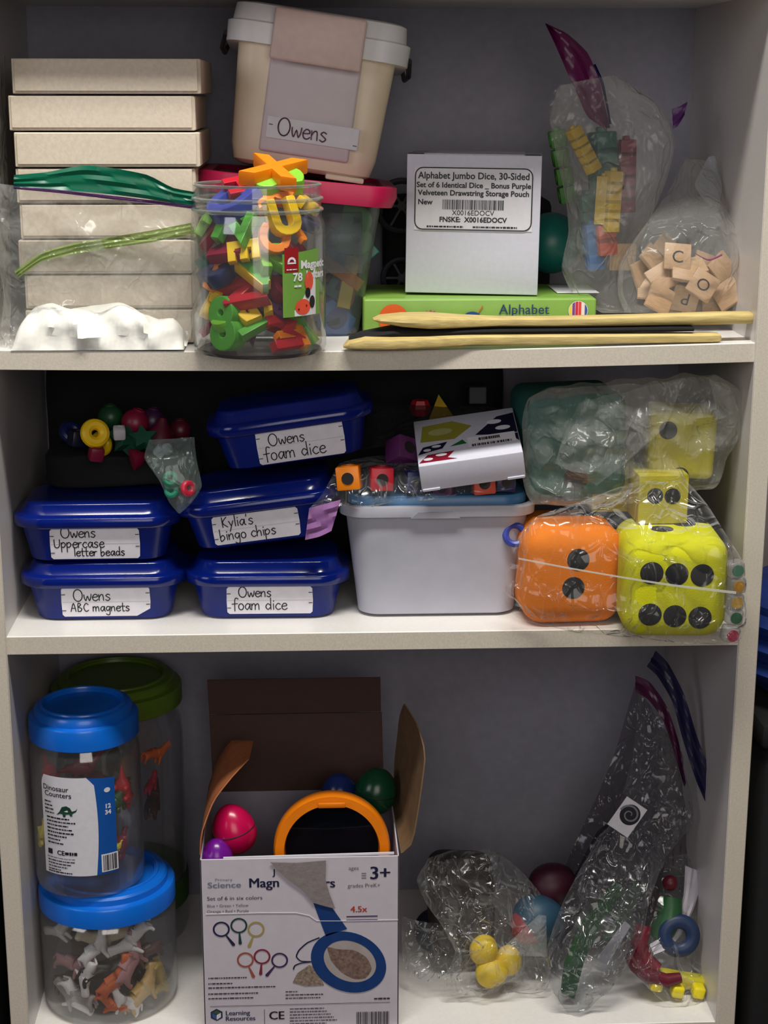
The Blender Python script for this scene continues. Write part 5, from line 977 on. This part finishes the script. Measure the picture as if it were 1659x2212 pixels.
bag('film', [(925, 1855, .10), (900, 1900, .09), (920, 1950, .08), (960, 2010, .065), (985, 2060, .060), (960, 2110, .058), (958, 2150, .055)], [(1070, 1838, .12), (1125, 1880, .12), (1175, 1940, .11), (1180, 2000, .09), (1182, 2060, .085), (1190, 2110, .08), (1150, 2145, .08)], .08, .05, CLEARV, eb, seed=81, amp=.006, nr=52, nc=44, K=9, bulge=.5)
bag('inner_film', [(915, 1870, .13), (905, 1905, .13), (985, 1990, .11), (1008, 2040, .10)], [(1070, 1842, .13), (1080, 1900, .12), (1062, 1980, .11), (1058, 2050, .10)], .105, .01, CLEARV, eb, seed=82, amp=.006, nr=30, nc=30, K=8, back=False)
bag('left_skirt', [(868, 1980, .12), (868, 2060, .09), (880, 2110, .08)], [(985, 2010, .10), (1000, 2090, .07), (965, 2115, .06)], .08, .02, CLEARV, eb, seed=83, amp=.006, nr=26, nc=30, K=8)
bag('corner_flap', [(1165, 1975, .07), (1105, 2030, .065), (1072, 2060, .06)], [(1180, 1978, .07), (1181, 2030, .065), (1181, 2068, .06)], .065, .01, CLEAR, eb, seed=84, amp=.004, nr=20, nc=20, K=6)
# ---------------- long zip bags leaning at the right ----------------
rb = thing('leaning_bag', 'long clear zip bag with navy and plum zips leaning on the right side', 'bag', at(1230, 2190, .03), wl=True)
bag('film', [(1380, 1490, .16), (1365, 1640, .14), (1330, 1760, .12), (1270, 1850, .10), (1215, 1950, .07), (1182, 2050, .045), (1188, 2130, .03), (1225, 2188, .025)], [(1440, 1560, .14), (1490, 1700, .13), (1495, 1780, .12), (1440, 1850, .10), (1405, 1940, .06), (1385, 2030, .045), (1340, 2110, .03), (1270, 2182, .025)], .08, .035, LEANF, rb, seed=91, amp=.0055, nr=70, nc=40, K=9, bulge=.5)
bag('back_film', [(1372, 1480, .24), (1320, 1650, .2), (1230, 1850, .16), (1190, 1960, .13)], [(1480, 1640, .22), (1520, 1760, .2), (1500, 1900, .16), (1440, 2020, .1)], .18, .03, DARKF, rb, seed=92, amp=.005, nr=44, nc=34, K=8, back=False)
NAVZ = mat('navy_zip', (20, 20, 58), .4, .12, 60); PLUM = mat('plum_zip', (70, 24, 58), .4, .12, 60)
strip('zip_strip', [(1417, 1406, .13), (1445, 1435, .13), (1478, 1500, .12), (1505, 1590, .11), (1535, 1665, .10), (1559, 1722, .10)], [(1398, 1440, .13), (1420, 1460, .13), (1452, 1515, .12), (1476, 1600, .11), (1505, 1690, .10), (1543, 1775, .10)], .12, .0016, NAVZ, rb, n=40, wav=.0016)
strip('zip_strip', [(1373, 1460, .14), (1405, 1475, .14), (1440, 1525, .13), (1465, 1600, .12), (1482, 1690, .11)], [(1372, 1494, .14), (1400, 1510, .14), (1432, 1555, .13), (1455, 1620, .12), (1478, 1700, .11)], .13, .0016, PLUM, rb, n=34, wav=.0016)
# green comb-like pieces and a label inside
def slab(name, pts, Y, th, mt, lab=None, cat='toy', grp=None, parent=None):
    c = [at(p[0], p[1], p[2] if len(p) > 2 else Y) for p in pts]
    n = len(c); o = MB().add([p-Vector((0, th/2, 0)) for p in c]+[p+Vector((0, th/2, 0)) for p in c], [tuple(range(n)), tuple(range(n, 2*n))[::-1]]+[(i, (i+1) % n, n+(i+1) % n, n+i) for i in range(n)]).build(name, mt, parent, False)
    if lab: tag(o, lab, cat, grp)
    return o
MOSS = mat('bottle_green_plastic', (38, 88, 48), .4, .1, 60)
slab('green_strip', [(1212, 2142, .045), (1218, 2085, .05), (1250, 2000, .07), (1300, 1940, .09), (1330, 1905, .1), (1350, 1920, .1), (1300, 1990, .08), (1262, 2070, .06), (1240, 2155, .045)], .06, .006, MOSS, 'dark green flat toy piece low in the long leaning bag', grp='pieces in the leaning bag')
slab('green_strip', [(1300, 2030, .07), (1370, 1900, .1), (1388, 1915, .1), (1330, 2050, .07)], .08, .006, mat('grey_green_plastic', (70, 88, 72), .5, .1), 'greyish green slim toy piece right of the darker one', grp='pieces in the leaning bag')
slab('plum_strip', [(1185, 2000, .15), (1290, 1800, .19), (1335, 1760, .19), (1290, 1900, .17), (1210, 2050, .13)], .16, .006, mat('deep_indigo_plastic', (40, 36, 66), .5, .1), 'deep indigo flat toy piece behind the leaning bag', grp='pieces in the leaning bag')
slab('white_strip', [(1290, 2070, .05), (1350, 1990, .06), (1362, 2000, .06), (1310, 2085, .05)], .055, .002, mat('clear_white_plastic', (170, 168, 176), .3, .05), 'narrow whitish strip at the right of the leaning bag', 'strip')
lbq = at(1355, 1765, .105); lt = thing('round_label', 'white card tag with a dark round seashell print in the leaning bag', 'label', lbq, (D(-10), D(32), D(-14)))
MB().rbox((0, 0, 0), (.028, .0008, .040), .0003, 1).build('card', STICK, lt)
mb = MB(); disc(mb, .001, .004, .0115, .0125, -.0007, 30); ds = mb.build('printed_disc', INK, lt, False)
mb = MB(); n = 40; mb.loft([[(.0005+q*math.cos(a), -.001, .004+q*math.sin(a)) for q in (.001+.0018*a*.55, .0022+.0018*a*.62)] for a in [k*9.5/n for k in range(n+1)]], False, False, False); mb.build('printed_spiral', mat('print_mid_grey', (130, 130, 138), .5, 0), ds, False)
# bottom right toys; blue and red darkened to paint in the deep shadow
t = thing('letter_comb', 'bright yellow three-toothed toy piece at the bottom right front', 'toy', at(1462, 2150, .05)+Vector((0, 0, -.004)), (0, D(12), 0))
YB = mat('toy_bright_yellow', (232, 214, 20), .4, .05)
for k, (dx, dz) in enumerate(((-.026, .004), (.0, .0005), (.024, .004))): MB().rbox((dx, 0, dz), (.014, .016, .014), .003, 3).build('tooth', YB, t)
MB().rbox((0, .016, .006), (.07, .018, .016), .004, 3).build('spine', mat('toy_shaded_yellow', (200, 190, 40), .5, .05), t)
if t.location.z < z3+.012: t.location.z = z3+.012
mb = MB().torus(.0165, .0085, 36, 14, RX(75), .8); o = mb.build('toy_ring', mat('toy_shaded_blue', (32, 52, 88), .45, .1), None); o.location = at(1464, 2062, .075); tag(o, 'shaded blue thick toy ring above the yellow piece', 'ring')
REDP = mat('toy_shaded_red', (96, 14, 34), .45, .08)
pts = [at(1360, 2060, .06), at(1375, 2085, .055), at(1400, 2108, .05), at(1440, 2118, .048), at(1470, 2112, .05)]
tag(MB().tube(pts, [.007, .009, .009, .008, .006], 14).build('toy_arch', REDP, None), 'shaded red curved toy piece left of the shaded blue ring', 'toy')
pts = [at(1390, 2000, .08), at(1380, 2040, .07), at(1395, 2075, .065), at(1420, 2095, .06)]
tag(MB().tube(pts, [.010, .010, .010, .008], 14).build('toy_arch', mat('toy_maroon', (100, 18, 44), .45, .08), None), 'maroon curved toy piece behind the shaded red one', 'toy')
pts = [at(1452, 1940, .10), at(1447, 1980, .09), at(1432, 2010, .085), at(1418, 2030, .08)]
tag(MB().tube(pts, [.012, .015, .014, .009], 14).build('toy_leaf', MOSS, None), 'dark green curved toy piece above the shaded blue ring', 'toy')
tag(MB().ball((0, 0, 0), .009).build('toy_ball', REDP, None, loc=at(1447, 1922, .10)), 'small red ball above the dark green curved piece', 'toy')
WB = mat('white_satin', (205, 200, 210), .5, .05)
A1 = [(1520, 1885, .12), (1500, 1960, .10), (1470, 2020, .085), (1440, 2048, .07), (1412, 2060, .06)]; B1 = [(1480, 1870, .12), (1475, 1940, .10), (1455, 2000, .085), (1430, 2025, .075), (1404, 2042, .065)]
tag(strip('white_band', A1, B1, .09, .002, WB, None, n=20), 'curved white plastic band above the shaded blue ring', 'band')
rb2 = thing('toy_bag', 'clear bag of mixed toys in the bottom right corner', 'bag', at(1450, 2180, .05), wl=True)
bag('film', [(1440, 1840, .14), (1425, 1930, .10), (1400, 2010, .07), (1365, 2080, .05), (1395, 2130, .04), (1440, 2170, .035)], [(1540, 1860, .16), (1532, 1950, .13), (1525, 2040, .10), (1515, 2110, .07), (1520, 2150, .05), (1518, 2180, .04)], .08, .03, CLEARV, rb2, seed=95, amp=.005, nr=44, nc=28, K=8, back=False)
